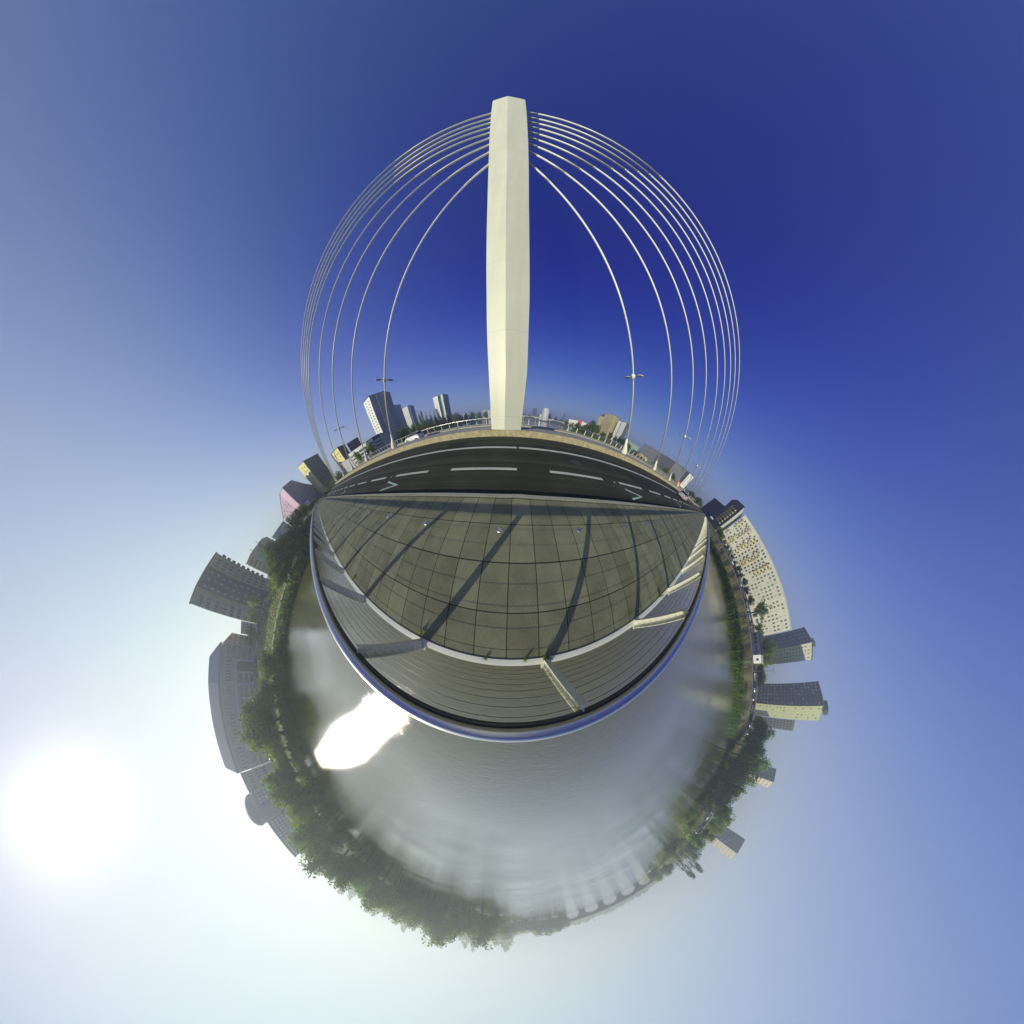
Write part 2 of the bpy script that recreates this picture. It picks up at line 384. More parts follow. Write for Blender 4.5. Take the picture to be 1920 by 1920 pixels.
def lamp_head(mb, c, ax, s=1.0):
    """a flat lens-shaped lamp head centred at c, long along unit vector ax"""
    a = Vector(ax).normalized(); b = Vector((-a.y, a.x, 0)); k = len(mb.v); n = 12
    prof = [(0.02, .09), (.7, .07), (1, 0), (.75, -.055), (.02, -.07)]
    for r, z in prof:
        for j in range(n):
            t = 2 * pi * j / n; p = Vector(c) + a * (.46 * s * r * cos(t)) + b * (.2 * s * r * sin(t)) + Vector((0, 0, z * s)); mb.v.append(tuple(p))
    for i in range(len(prof) - 1):
        for j in range(n): mb.f.append((k + i * n + j, k + i * n + (j + 1) % n, k + (i + 1) * n + (j + 1) % n, k + (i + 1) * n + j))
def stay(side, anchor, topz, label, lamp=None, lamplabel=None):
    ax, ay = anchor; az_ = -1.0 + dz(ax)
    g = empty('stay_cable', (ax, ay, az_), label, 'stay cable', 'stay cables fanned out from the pylon')
    a = Vector((ax, ay, az_)); t = Vector((pcx(topz) + side * (phw(topz) - .02), PY + (ay - PY) * .5, topz)); d = t - a; L = d.length; u = d / L
    s1 = t - u * (1.6 if side > 0 else .5)
    fit = a + u * min(L * .86, L - 5)
    mb = MB(); mb.tube([a + u * 1.9, fit], .082, 10); mb.tube([fit, fit + u * .18], .105, 10); mb.tube([fit + u * .18, s1], .098, 10); part('sheath', mb, M_cable, g, True)
    mb = MB(); mb.tube([s1, t], .105, 10); part('sleeve', mb, M_sleeve if side > 0 else M_cable, g, True)
    mb = MB(); big = abs(ax) < 69
    if big: mb.tube([a - u * .1, a + u * .25, a + u * 1.3, a + u * 1.9], [.27, .42, .17, .13], 14)
    else: mb.tube([a - u * .1, a + u * 1.0, a + u * 2.2], [.2, .16, .13], 10)
    part('anchor_cone', mb, M_cable, g, True)
    if lamp:
        h = lamp; p = a + u * ((h + 1) / u.z)
        l = empty('street_lamp', tuple(p), lamplabel, 'street lamp', 'double lamps hung on the stay cables')
        mb = MB(); mb.tube([p - u * .22, p + u * .22], .17, 10)
        mb.tube([p + Vector((0, -.34, .04)), p + Vector((0, .34, .04))], .05, 8); part('bracket', mb, M_cable, l, True)
        for sx in (-1, 1):
            mb = MB(); lamp_head(mb, p + Vector((0, sx * .72, .02)), (0, 1, 0), .95); part('lamp_head', mb, M_sleeve if sx > 0 else M_lens, l, True)
tops = [50.4, 48.0, 46.0, 44.0, 41.9, 39.9, 37.7, 35.3, 32.0]
ordn = ['first', 'second', 'third', 'fourth', 'fifth', 'sixth', 'seventh', 'eighth', 'ninth']
AR = [13.6, 23.8, 34.4, 44.6, 58, 70, 82, 94, 106]
AL = [-16.8, -27.8, -39.8, -53.5, -72.0, -73.4, -74.8, -76.2, -77.6]
for i in range(9):
    hz = {0: 6.7, 2: 7.0, 4: 7.1, 6: 7.2, 8: 7.2}.get(i)
    stay(1, (AR[i], PY), tops[8 - i], 'white stay cable right of the pylon, %s one counted outwards' % ordn[i], hz, 'grey double street lamp hung on the %s stay cable right of the pylon' % ordn[i])
    hz = {0: 6.6, 2: 7.2}.get(i)
    stay(-1, (AL[i], PY), tops[8 - i], 'white stay cable left of the pylon, %s one counted outwards' % ordn[i], hz, 'grey double street lamp hung on the %s stay cable left of the pylon' % ordn[i])
mb = MB(); mb.box(-78.5, -71.2, 9.4, 11.2, -2.4, -1.75)
tag(link('anchor_block', mb.mesh('anchor_block', M_conc, (-75, 10.3, -2.2)), None, (-75, 10.3, -2.2)), 'low concrete block where the bunched left cables are anchored', 'anchor block')
mb = MB(); mb.box(-77.5, -73.5, -2.6, 21.6, -9.5, -3.6); mb.box(-77.5, -73.5, 3, 18, -3.6, -3.3)
tag(link('left_abutment', mb.mesh('left_abutment', M_concg, (-75.5, 9, -9.5)), None, (-75.5, 9, -9.5)), 'concrete bridge abutment on the grassy left bank', 'abutment')
mb = MB(); mb.prism([(104, -2.6), (118, -2.6), (118, 21.6), (104, 21.6)], -9.5, -3.9)
tag(link('right_abutment', mb.mesh('right_abutment', M_concg, (110, 9, -9.5)), None, (110, 9, -9.5)), 'pale concrete bridge abutment on the right bank', 'abutment')
mb = MB(); mb.box(-2.4, .6, 8.2, 12.4, -12, -3.3)
tag(link('bridge_pier', mb.mesh('bridge_pier', M_concg, (-.9, 10.3, -9)), None, (-.9, 10.3, -9)), 'concrete pier standing in the river under the pylon', 'pier')
# ------------------------------------------------------------------ terrain and river
WZ = -9.0
EDGE = [(-180, 900), (-178.6, 520), (-177.8, 372), (-176, 262), (-173.7, 228), (-170.2, 208), (-166.4, 185), (-164.5, 168), (-160.5, 135), (-155.6, 122), (-151.2, 100), (-147.1, 97), (-143.6, 84),
        (-137, 82), (-128, 76), (-121.5, 70), (-115, 66), (-110.7, 64), (-100, 62), (-93, 66), (-88, 72), (-80, 80), (-70, 88), (-60, 95), (-45, 150), (-32, 240), (-22, 380), (-15, 620),
        (-8, 900), (8, 900), (18, 640), (22, 380), (27, 240), (33, 170), (45, 120), (60, 105), (75, 104), (90, 103), (98, 100), (106, 92), (115, 87), (123, 88), (128, 90), (135, 112), (139.6, 128), (144, 152), (147, 160),
        (153.3, 142), (156.1, 151), (158.1, 228), (160.7, 236), (162.8, 340), (164.6, 560), (166, 900), (180, 900)]
def edge(a):
    a = (a + 180) % 360 - 180
    for (p, q), (r, s) in zip(EDGE, EDGE[1:]):
        if p <= a <= r: return q + (s - q) * (a - p) / (r - p)
    return 900
def land_z(a, t):
    """height a metres t beyond the waterline"""
    a = (a + 180) % 360 - 180
    steep = 1.0 if -175 < a < -60 else 2.1
    P_ = [(-30, -12), (-4, -10.2), (0, -9.25), (2, -8.3), (9, -7.3), (16, -6.9), (20, -6.6), (37, -3.9), (45, -3.75), (5000, -3.75)]
    t2 = t * steep if t > 0 else t
    for (p, q), (r, s) in zip(P_, P_[1:]):
        if p <= t2 <= r: return q + (s - q) * (t2 - p) / (r - p)
    return -3.75 if t > 0 else -12
def G(a, d): return land_z(a, d - edge(a))
tm = MB(); TT = [-60, -20, -6, 0, 1, 3, 6, 9, 13, 18, 24, 30, 37, 45, 60, 90, 150, 300, 480]
rr = []
for i in range(0, 721):
    a = i * .5 - 180
    row = []
    for t in TT:
        d = edge(a) + t; x, y = P(a, d)
        row.append((x, y, land_z(a, t) + (random.uniform(-.15, .15) if 1 < t < 30 else 0)))
    rr.append(row)
rr[-1] = [p for p in rr[0]]
tm.strip(rr[::-1])
k = len(tm.v)
M_land = mat('grassy_ground', (.12, .13, .045), .95, noise=[(.08, .35), (.6, .35), (6, .3)], bump=(5, .6, .1))
struct('terrain', tm, M_land)
bed = MB(); bed.box(-1470, 1470, -1470, 1470, -14, -12.5); struct('river_bed', bed, mat('silt', (.05, .05, .02), 1))

mw = bpy.data.materials.new('river_water'); mw.use_nodes = True; t = mw.node_tree; b = t.nodes['Principled BSDF']
b.inputs['Base Color'].default_value = (.200, .182, .038, 1); b.inputs['Roughness'].default_value = .035
b.inputs['IOR'].default_value = 1.6; b.inputs['Specular IOR Level'].default_value = .8
b.inputs['Coat Weight'].default_value = .8; b.inputs['Coat IOR'].default_value = 1.5; b.inputs['Coat Roughness'].default_value = .035
geo = t.nodes.new('ShaderNodeNewGeometry')
def wnoise(scale, stretch, rot=0):
    mp = t.nodes.new('ShaderNodeMapping'); mp.inputs['Scale'].default_value = stretch; mp.inputs['Rotation'].default_value = (0, 0, rot)
    t.links.new(geo.outputs['Position'], mp.inputs[0]); n = t.nodes.new('ShaderNodeTexNoise'); n.inputs['Scale'].default_value = scale; n.inputs['Detail'].default_value = 4
    t.links.new(mp.outputs[0], n.inputs['Vector']); return n.outputs[0]
def mth(op, a, c):
    q = t.nodes.new('ShaderNodeMath'); q.operation = op
    for i, v in enumerate((a, c)):
        if isinstance(v, (int, float)): q.inputs[i].default_value = v
        else: t.links.new(v, q.inputs[i])
    return q.outputs[0]
n1 = wnoise(1.6, (1, 2.2, 1), .5); n2 = wnoise(7.5, (1, 1.7, 1), .2); n5 = wnoise(26, (1, 1.4, 1), 1.0); n3 = wnoise(.06, (1, 1, 1)); n4 = wnoise(.02, (.4, 1, 1), .8)
hgt = mth('ADD', mth('ADD', mth('MULTIPLY', n1, .13), mth('MULTIPLY', n2, .035)), mth('MULTIPLY', n5, .018))
amp = t.nodes.new('ShaderNodeMapRange'); amp.inputs[1].default_value = .35; amp.inputs[2].default_value = .65; amp.inputs[3].default_value = .45; amp.inputs[4].default_value = 1.15
t.links.new(n3, amp.inputs[0])
bp = t.nodes.new('ShaderNodeBump'); bp.inputs['Distance'].default_value = 1.0
t.links.new(mth('MULTIPLY', amp.outputs[0], .33), bp.inputs['Strength']); t.links.new(hgt, bp.inputs['Height']); t.links.new(bp.outputs[0], b.inputs['Normal']); t.links.new(bp.outputs[0], b.inputs['Coat Normal'])
wm = MB(); rg = [0, 4, 10, 20, 40, 80, 160, 400, 900, 1460]; rows = []
for i in range(0, 97): rows.append([(r * sin(2 * pi * i / 96), r * cos(2 * pi * i / 96), WZ) for r in rg])
wm.strip(rows[::-1]); struct('river', wm, mw)

# pale promenade and towpath strips, and the quay road on the right
def arc(a0, a1, t0, t1, dzv, step=1.0, wob=0):
    rows = []; n = int(abs(a1 - a0) / step) + 1
    for i in range(n + 1):
        a = a0 + (a1 - a0) * i / n
        rows.append([(*P(a, edge(a) + tt), land_z(a, tt) + dzv) for tt in (t0, (t0 + t1) / 2, t1)])
    return MB().strip(rows)
M_path = mat('pale_path', (.42, .40, .30), .9, noise=[(1.5, .15)])
struct('towpath', arc(-113, -131, 13, 16.2, .12), M_path)
struct('promenade', arc(-95, -150, 41, 43.5, .14), M_path)
struct('quay_road_left', arc(-84, -158, 47, 58, .06), M_asph)
struct('quay_road_right', arc(94, 161, 26, 40, .06), mat('worn_asphalt', (.09, .09, .085), .9))
struct('quay_path_right', arc(96, 160, 19.5, 21.5, .10), M_path)

# ------------------------------------------------------------------ foliage
def leafmat(name, col, tr=None):
    m = mat(name, col, .6, noise=[(.5, .5), (3.5, .45)], var=.28, spec=.25, trans=tr or (col[0] * 2.6, col[1] * 2.6, col[2] * 1.2))
    return m
L_dark = leafmat('dark_foliage', (.066, .120, .030))
L_mid = leafmat('green_foliage', (.095, .165, .028))
L_light = leafmat('light_foliage', (.16, .21, .03))
L_grey = leafmat('grey_green_foliage', (.085, .12, .045))
M_bark = mat('bark', (.09, .07, .05), .95, noise=(8, .3))
def leaf(mb, p, s, rng):
    n = Vector((rng.gauss(0, 1), rng.gauss(0, 1), rng.gauss(0, 1) + .4)).normalized(); a = n.orthogonal().normalized(); a.rotate(Matrix.Rotation(rng.uniform(0, 6.28), 3, n)); b_ = n.cross(a)
    s *= rng.uniform(.6, 1.3)
    mb.face([p - a * s, p - b_ * s * .55, p + a * s, p + b_ * s * .55])
def crown(kind, seed, n):
    """unit crown: radius about 1, centre at the origin, height about +-1"""
    rng = random.Random(seed); mb = MB(); cl = []
    if kind == 'round':
        for i in range(34):
            v = Vector((rng.gauss(0, 1), rng.gauss(0, 1), rng.gauss(0, 1))).normalized() * rng.uniform(.35, .82)
            v.z = v.z * .95; cl.append((v, rng.uniform(.22, .40)))
    elif kind == 'poplar':
        for i in range(30):
            z = rng.uniform(-1, 1); rr = (1 - abs(z) ** 2.2) * .55 + .1; a = rng.uniform(0, 6.28); cl.append((Vector((rr * cos(a), rr * sin(a), z)), rng.uniform(.22, .38)))
    elif kind == 'cone':
        for i in range(40):
            z = rng.uniform(-1, 1); rr = max(.05, (1 - (z + .25) ** 2 * .62)) * .72; a = rng.uniform(0, 6.28); cl.append((Vector((rr * cos(a), rr * sin(a), z * .95)), rng.uniform(.2, .3)))
    elif kind == 'airy':
        for i in range(46):
            v = Vector((rng.gauss(0, 1), rng.gauss(0, 1), rng.gauss(0, 1))).normalized() * rng.uniform(.25, 1.0); cl.append((v, rng.uniform(.12, .24)))
    elif kind == 'shrub':
        for i in range(16):
            v = Vector((rng.uniform(-1, 1), rng.uniform(-1, 1), rng.uniform(-.6, .5))) * .7; cl.append((v, rng.uniform(.3, .45)))
    for i in range(n):
        c, r = cl[rng.randrange(len(cl))]
        v = Vector((rng.gauss(0, 1), rng.gauss(0, 1), rng.gauss(0, 1))).normalized() * r * rng.uniform(.55, 1.1)
        leaf(mb, c + v, .062 if kind != 'airy' else .05, rng)
    return mb
def trunk_mb(seed, poplar=False):
    rng = random.Random(seed); mb = MB()
    mb.tube([(0, 0, 0), (.03, .02, .5), (0, .05, 1.0), (.05, 0, 1.5)], [.09, .07, .055, .02], 7)
    if not poplar:
        for i in range(6):
            a = rng.uniform(0, 6.28); z = rng.uniform(.5, 1.0)
            mb.tube([(0, 0, z), (.28 * cos(a), .28 * sin(a), z + .25), (.6 * cos(a), .6 * sin(a), z + .55)], [.04, .025, .01], 5)
    return mb
CR = {}
for kind, seeds, n in (('round', (1, 2, 3, 4), 3600), ('poplar', (5, 6), 2200), ('cone', (7,), 3600), ('airy', (8, 9), 2600), ('shrub', (10, 11), 1500)):
    CR[kind] = [crown(kind, s, n) for s in seeds]
_cm = {}
def crown_mesh(kind, i, lm):
    key = (kind, i, lm.name)
    if key not in _cm: _cm[key] = CR[kind][i].mesh('crown', lm)
    return _cm[key]
TR = [trunk_mb(s).mesh('trunk', M_bark) for s in (1, 2, 3)]
def tree(label, a, d, eltop, wdt, kind='round', lm=None, name='leafy_tree', cat='tree', group=None, low=.12, zg=None):
    x, y = P(a, d); zt = d * tan(R(eltop)); zb = (G(a, d) if zg is None else zg) - .1
    hgt = max(zt - zb, 2.0)
    t = empty(name, (x, y, zb), label, cat, group, random.uniform(0, 6))
    cz0 = hgt * low; ch = hgt - cz0
    lm = lm or random.choice([L_mid, L_dark, L_mid])
    c = link('crown', crown_mesh(kind, random.randrange(len(CR[kind])), lm), t, (0, 0, cz0 + ch / 2)); c.scale = (wdt / 2, wdt / 2 * random.uniform(.85, 1.1), ch / 2)
    if kind != 'shrub':
        k = link('trunk', random.choice(TR), t, (0, 0, 0)); k.scale = (wdt * .42, wdt * .42, hgt * .55)
    return t
ORD = ['first', 'second', 'third', 'fourth', 'fifth', 'sixth', 'seventh', 'eighth', 'ninth', 'tenth', 'eleventh', 'twelfth', 'thirteenth', 'fourteenth', 'fifteenth', 'sixteenth', 'seventeenth', 'eighteenth', 'nineteenth', 'twentieth', 'twenty-first', 'twenty-second', 'twenty-third', 'twenty-fourth', 'twenty-fifth', 'twenty-sixth']
def row(fmt, items, group, **kw):
    for i, it in enumerate(items):
        k2 = dict(kw); k2.update(it[4] if len(it) > 4 else {})
        tree(fmt % ORD[i], *it[:4], group=group, **k2)
Dk, Lt, Gy = dict(lm=L_dark), dict(lm=L_light), dict(lm=L_grey)
# left bank, from the bridge going down river
tree('dark green tree beside the pink gabled building', -92.5, 104, .6, 11, lm=L_dark)
tree('bushy light green tree before the pink gabled building wall', -95.2, 100, 2.3, 9, lm=L_light)
tree('green tree left of the pink gabled building near the bridge end', -98.2, 97, 2.6, 11)
row('%s leafy tree on the left bank between bridge end and grass slope', [(-101.5, 88, 1.0, 10), (-104.6, 84, 1.7, 11, Lt), (-107.8, 82, 3.1, 13), (-110.4, 80, 1.9, 11, Gy), (-112.6, 76, -1.0, 9, Lt), (-105.5, 76, -1.6, 9, Dk), (-109.4, 74, -1.9, 9, Dk), (-100, 78, -1.4, 9, Dk)], 'trees on the left bank by the bridge')
tree('small pale green tree in front of the grey banded apartment block', -118.4, 113, 2.3, 7, 'airy', L_light)
tree('small green tree at the left foot of the grey apartment block', -121.4, 113, 1.7, 7, 'airy', L_mid)
tree('dark little tree between apartment block and long hipped hall', -124.4, 122, 1.0, 6, lm=L_dark)
row('%s bushy tree along the left waterline in front of the long hall', [(-129.6, 81, -1.5, 9.5, Dk), (-134.0, 85, -1.4, 11), (-137.2, 90, .6, 11, Dk), (-139.4, 90, 2.5, 12), (-141.6, 92, 1.5, 12, Lt), (-143.9, 94, -.1, 11), (-145.9, 99, -.4, 10, Dk), (-148.1, 103, 1.7, 10), (-150.2, 106, 1.8, 11)], 'trees on the waterline before the hall')
row('%s shoreline tree below the domed building and glass hall', [(-152.3, 112, .9, 10, Lt), (-153.9, 120, .4, 9), (-156.0, 131, 2.4, 13), (-158.0, 138, 2.3, 13, Dk), (-159.9, 142, 1.7, 12), (-161.4, 146, 2.0, 12), (-154.6, 126, -1.4, 9, Dk), (-151.0, 104, -1.7, 9, Dk), (-157.4, 130, -.9, 10), (-162.5, 150, .5, 12, Dk)], 'trees below the dome')
row('%s hazy tree of the wooded far shore left of the arched bridge', [(-163.6, 170, 1.1, 15), (-165.3, 175, 1.4, 15), (-166.7, 185, 1.3, 14, Lt), (-168.2, 193, 1.1, 15), (-169.8, 205, 1.3, 15), (-171.3, 212, .9, 13, Dk), (-172.9, 222, 2.25, 16), (-174.6, 238, .8, 15, Dk), (-176.8, 240, 1.65, 16), (-178.2, 275, .6, 16), (-175.4, 234, .5, 13), (-164.4, 172, -.2, 13, Dk), (-167.5, 188, -.3, 14, Dk), (-170.6, 208, .1, 14, Dk), (-162.9, 162, .2, 12), (-179.3, 420, .55, 24), (179.6, 440, .2, 22), (178.4, 440, .1, 22, Dk), (177.2, 445, .45, 22), (176.0, 450, .72, 20), (174.9, 455, .5, 16)], 'trees on the hazy far shore')
# right bank
tree('dark tree at the right end of the arched bridge', 163.4, 345, .35, 12, lm=L_dark)
tree('low round tree just right of the arched bridge', 161.9, 300, .5, 11, lm=L_dark)
tree('tall slim poplar left one of the pair by the arched bridge', 160.2, 240, 1.95, 5, 'poplar', L_dark, name='poplar_tree')
tree('tall slim poplar right one of the pair by the arched bridge', 159.2, 236, 2.08, 5, 'poplar', L_dark, name='poplar_tree')
row('%s broad tree lining the right quay, counted from the poplar pair', [(158.1, 232, 1.65, 10, Gy), (156.8, 185, 1.25, 9), (155.5, 170, 1.6, 8, Dk), (154.3, 165, 1.5, 7, Lt), (152.9, 158, 2.0, 9), (151.4, 156, 1.6, 8), (149.9, 155, 1.7, 8, Lt), (148.4, 154, 2.2, 8, Dk), (147.0, 153, 2.3, 8), (145.6, 152, 2.9, 9, Dk), (144.2, 152, 3.2, 10), (142.7, 152, 2.6, 9, Dk), (141.3, 152, 2.3, 9), (139.9, 152, 2.9, 9), (138.6, 152, 1.4, 7, Lt)], 'trees lining the right quay')
tree('dark tree between the navy tower and the slate tower', 131.2, 150, .8, 9, lm=L_dark)
tree('small dark tree beside the low white house by the quay', 129.9, 152, .5, 7, lm=L_dark)
tree('tall green tree behind the low white house', 125.8, 176, 3.2, 14)
tree('green tree behind right end of the low white house', 127.9, 172, 2.0, 11, lm=L_light)
tree('green tree at the right end of the white slab block', 123.4, 160, 1.0, 8)
tree('large airy dark tree in front of the white slab block', 118.3, 128, 3.3, 11, 'airy', L_dark)
tree('low leafy tree right of the airy one before the slab', 121.6, 128, 1.2, 8, 'airy', L_mid)
row('%s small street tree at the foot of the white slab block', [(96.3, 130, 1.0, 7, Lt), (97.8, 128, .5, 6), (99.8, 138, .1, 4), (101.3, 138, .1, 4, Dk), (102.8, 138, -.1, 4), (104.3, 138, -.1, 4, Dk), (106.0, 138, -.2, 4), (107.7, 138, .2, 5, Dk), (109.4, 138, -.1, 4), (111.2, 138, .4, 5, Dk), (113.2, 136, .2, 6), (115.6, 134, .8, 6, Dk)], 'small street trees before the slab')
row('%s riverside bush on the right bank below the quay road', [(104, 97, -4.2, 5, Dk), (108, 95, -4.4, 5), (112.5, 92, -4.0, 6, Dk), (118.2, 92, -3.6, 6), (122.8, 92, -3.3, 6, Dk), (126.4, 95, -3.0, 7, Dk), (129.5, 98, -3.2, 7), (133.5, 117, -2.6, 7, Dk), (137.0, 128, -2.6, 6), (141.3, 148, -2.2, 7), (145.4, 163, -2.1, 6, Dk), (149.0, 162, -1.9, 7, Lt), (151.5, 158, -1.8, 7, Dk), (154.0, 155, -1.7, 7, Lt), (156.2, 160, -1.2, 8), (158.5, 232, -.7, 11, Lt), (160.8, 240, -.6, 11)], 'bushes on the right bank', kind='shrub', name='river_bush', cat='bush', low=0)
# up river, beyond the road
row('%s slim dark poplar of the row behind the far railing', [(-44.7, 150, 6.5, 3.4), (-43.6, 150, 6.3, 4.2), (-41.9, 155, 5.4, 4.0), (-40.1, 155, 4.9, 3.6), (-38.5, 158, 4.8, 3.4), (-36.7, 165, 5.4, 4.4)], 'row of dark poplars', kind='poplar', lm=L_dark, name='poplar_tree')
row('%s dark round tree behind the far railing left of the pylon', [(-54.2, 120, 2.8, 9, Dk), (-52.4, 120, 3.7, 9, Dk), (-50.4, 125, 3.5, 9, Dk), (-48.2, 130, 4.0, 9, Dk), (-46.2, 140, 4.0, 9, Dk), (-43.5, 160, 4.0, 10), (-41, 170, 3.6, 11, Dk), (-38.3, 180, 3.7, 12), (-35.6, 195, 3.4, 12), (-33, 210, 3.5, 13, Dk), (-30.4, 240, 3.6, 14), (-27.6, 260, 3.2, 14), (-24.8, 300, 3.0, 17, Dk), (-21.9, 340, 3.1, 20), (-18.8, 400, 2.9, 22), (-15.8, 480, 2.8, 26)], 'dark trees left of the pylon')
row('%s small yellow-green tree just behind the far railing', [(-50.0, 112, 1.5, 5), (-47.4, 118, 1.2, 5), (-45.2, 124, 2.6, 6), (-54.5, 108, -.6, 5)], 'small light trees behind the far railing', lm=L_light)
tree('egg-shaped clipped tree before the white low-rise, left one', -71.6, 72, 3.3, 4.6, 'cone', L_light, name='clipped_tree', low=.02, zg=-4.2)
tree('egg-shaped clipped tree before the white low-rise, right one', -66.7, 72, 3.6, 4.8, 'cone', L_light, name='clipped_tree', low=.02, zg=-4.2)
row('%s dark bush by the left bridge end near the bunched cables', [(-76, 88, 1.0, 7), (-80.5, 92, 1.6, 8), (-83.5, 92, .9, 8), (-85.8, 95, -.1, 7)], 'bushes by the left bridge end', lm=L_dark, name='dark_bush', cat='bush', low=0)
row('%s tree on the far shore right of the pylon, counted rightwards', [(2.2, 930, 1.9, 45, Dk), (5.4, 930, 1.8, 45), (10, 930, 1.9, 35, Dk), (15.2, 660, 3.1, 26), (18.2, 650, 2.0, 26, Dk), (21.0, 480, 1.5, 22), (23.6, 340, 1.6, 16), (26.3, 250, 1.9, 14, Lt), (29.0, 220, 2.0, 14), (31.5, 190, 2.2, 12), (33.2, 175, 3.0, 10), (35.3, 170, 5.3, 15), (38.0, 165, 4.0, 11), (41.2, 160, 1.6, 8, Dk), (44.3, 160, 2.9, 7, Dk), (46.8, 160, 1.8, 7), (48.4, 160, 2.7, 5, Dk), (50.6, 150, 2.6, 10), (53.0, 150, 1.6, 8), (56.5, 150, .3, 8), (61, 150, .4, 9), (66, 150, .7, 10, Lt), (70.5, 150, 1.4, 9, Lt), (73.5, 150, 1.3, 8, Gy), (82.5, 160, 1.3, 9, Dk), (85.5, 160, 1.5, 10, Dk)], 'trees on the far shore right of the pylon')

# bank undergrowth (uncountable brush and reeds)
def brush(name, a0, a1, n, t0, t1, hmax, lm, seed, size=.35):
    rng = random.Random(seed); mb = MB()
    for i in range(n):
        a = rng.uniform(a0, a1); tt = rng.uniform(t0, t1); d = edge(a) + tt
        c = .5 + .5 * sin(a * 5.1 + tt * .3) * sin(a * 2.3 + 1)
        z = land_z(a, tt) + rng.uniform(0, hmax) * (.35 + .65 * c); x, y = P(a, d)
        leaf(mb, Vector((x, y, z)), size * (1 + d / 400), rng)
    struct(name, mb, lm, 'stuff')
brush('bank_brush', -166, -93, 26000, -.6, 8, 1.4, L_dark, 1)
brush('meadow_grass', -158, -88, 9000, 16, 40, .5, L_light, 2, .25)
brush('shore_brush', 94, 163, 18000, -.8, 6, 1.1, L_dark, 3)
brush('upriver_brush', 24, 92, 9000, -.5, 14, 2.2, L_mid, 4)
brush('island_brush', -88, -20, 11000, -.5, 20, 2.6, L_dark, 5, .45)
brush('far_shore_brush', -180, -166, 7000, -.5, 8, 2.5, L_dark, 6, .7)
M_reed = mat('dry_reeds', (.30, .25, .11), .9, noise=(.4, .4))
rng = random.Random(12); mb = MB()
for i in range(15000):
    a = rng.uniform(99, 157); tt = rng.uniform(6, 17); d = edge(a) + tt
    if sin(a * 1.9) + rng.uniform(-.6, .6) < -.1: continue
    x, y = P(a, d); z = land_z(a, tt) - .1; h = rng.uniform(.6, 1.7); ang = rng.uniform(0, 6.28); wdt = .07; dx, dy = rng.gauss(.15, .2), rng.gauss(.1, .2)
    mb.face([(x - wdt * cos(ang), y - wdt * sin(ang), z), (x + wdt * cos(ang), y + wdt * sin(ang), z), (x + dx, y + dy, z + h)])
struct('dry_reeds', mb, M_reed, 'stuff')
mb = MB(); rng = random.Random(77)
for a0, a1, d0, d1, top in ((-180, -140, 620, 900, 1.0), (140, 180, 1000, 1400, .35), (-60, 60, 950, 1300, .8), (60, 140, 600, 900, .3)):
    for i in range(9000):
        a = rng.uniform(a0, a1); d = rng.uniform(d0, d1); x, y = P(a, d); hh = 26 * (.5 + .5 * abs(sin(a * .9)) * abs(cos(a * 3.1)))
        leaf(mb, Vector((x, y, -5 + rng.uniform(0, hh) * (top if top > .3 else .5))), 3.0, rng)
struct('far_woods', mb, L_grey, 'stuff')
# ------------------------------------------------------------------ buildings
GZ = -3.85
def bm_(name, col, r=.8, **k): return mat(name, col, r, noise=k.get('noise', [(.25, .08), (2.5, .06)]), spec=.3)
B_cream = bm_('cream_render', (.62, .60, .46)); B_white = bm_('white_render', (.72, .72, .68)); B_olive = bm_('olive_render', (.44, .46, .22))
B_slate = bm_('slate_cladding', (.075, .085, .095)); B_navy = bm_('navy_cladding', (.030, .036, .075)); B_grey = bm_('grey_render', (.42, .43, .38))
B_yellow = bm_('yellow_render', (.80, .70, .30)); B_dgreen = bm_('dark_green_cladding', (.075, .090, .060)); B_pink = bm_('pink_render', (.78, .52, .68))
B_purple = bm_('violet_shade_render', (.20, .19, .38)); B_gold = bm_('gold_cladding', (.42, .34, .14)); B_blue = bm_('blue_grey_cladding_and_shade', (.16, .20, .32))  # violet: pink house's shaded side; blue-grey: cladding, also the white tower's shaded sides
B_zinc = bm_('zinc_roof', (.26, .30, .31), .8); B_roof = bm_('dark_roof', (.06, .06, .065)); B_beige = bm_('beige_render', (.60, .55, .40)); B_teal = bm_('teal_glass', (.12, .25, .24), .3)
B_brickw = bm_('pale_brick', (.45, .36, .28)); B_warm = bm_('warm_balcony', (.56, .45, .12)); B_orange = bm_('orange_panel', (.75, .22, .03)); B_red = bm_('red_panel', (.6, .05, .04))
W_dark = mat('window_glass', (.03, .04, .05), .15, spec=.8); W_pale = mat('pale_window', (.45, .48, .48), .3); W_blue = mat('blue_window', (.16, .22, .34), .15, spec=.8)
W_mid = mat('grey_window', (.12, .14, .15), .2, spec=.7)
_um = {}
def unit(w_, h_, t_, m):
    key = (round(w_, 2), round(h_, 2), round(t_, 2), m.name)
    if key not in _um: _um[key] = MB().box(-w_ / 2, w_ / 2, -t_, t_, -h_ / 2, h_ / 2).mesh('window', m)
    return _um[key]
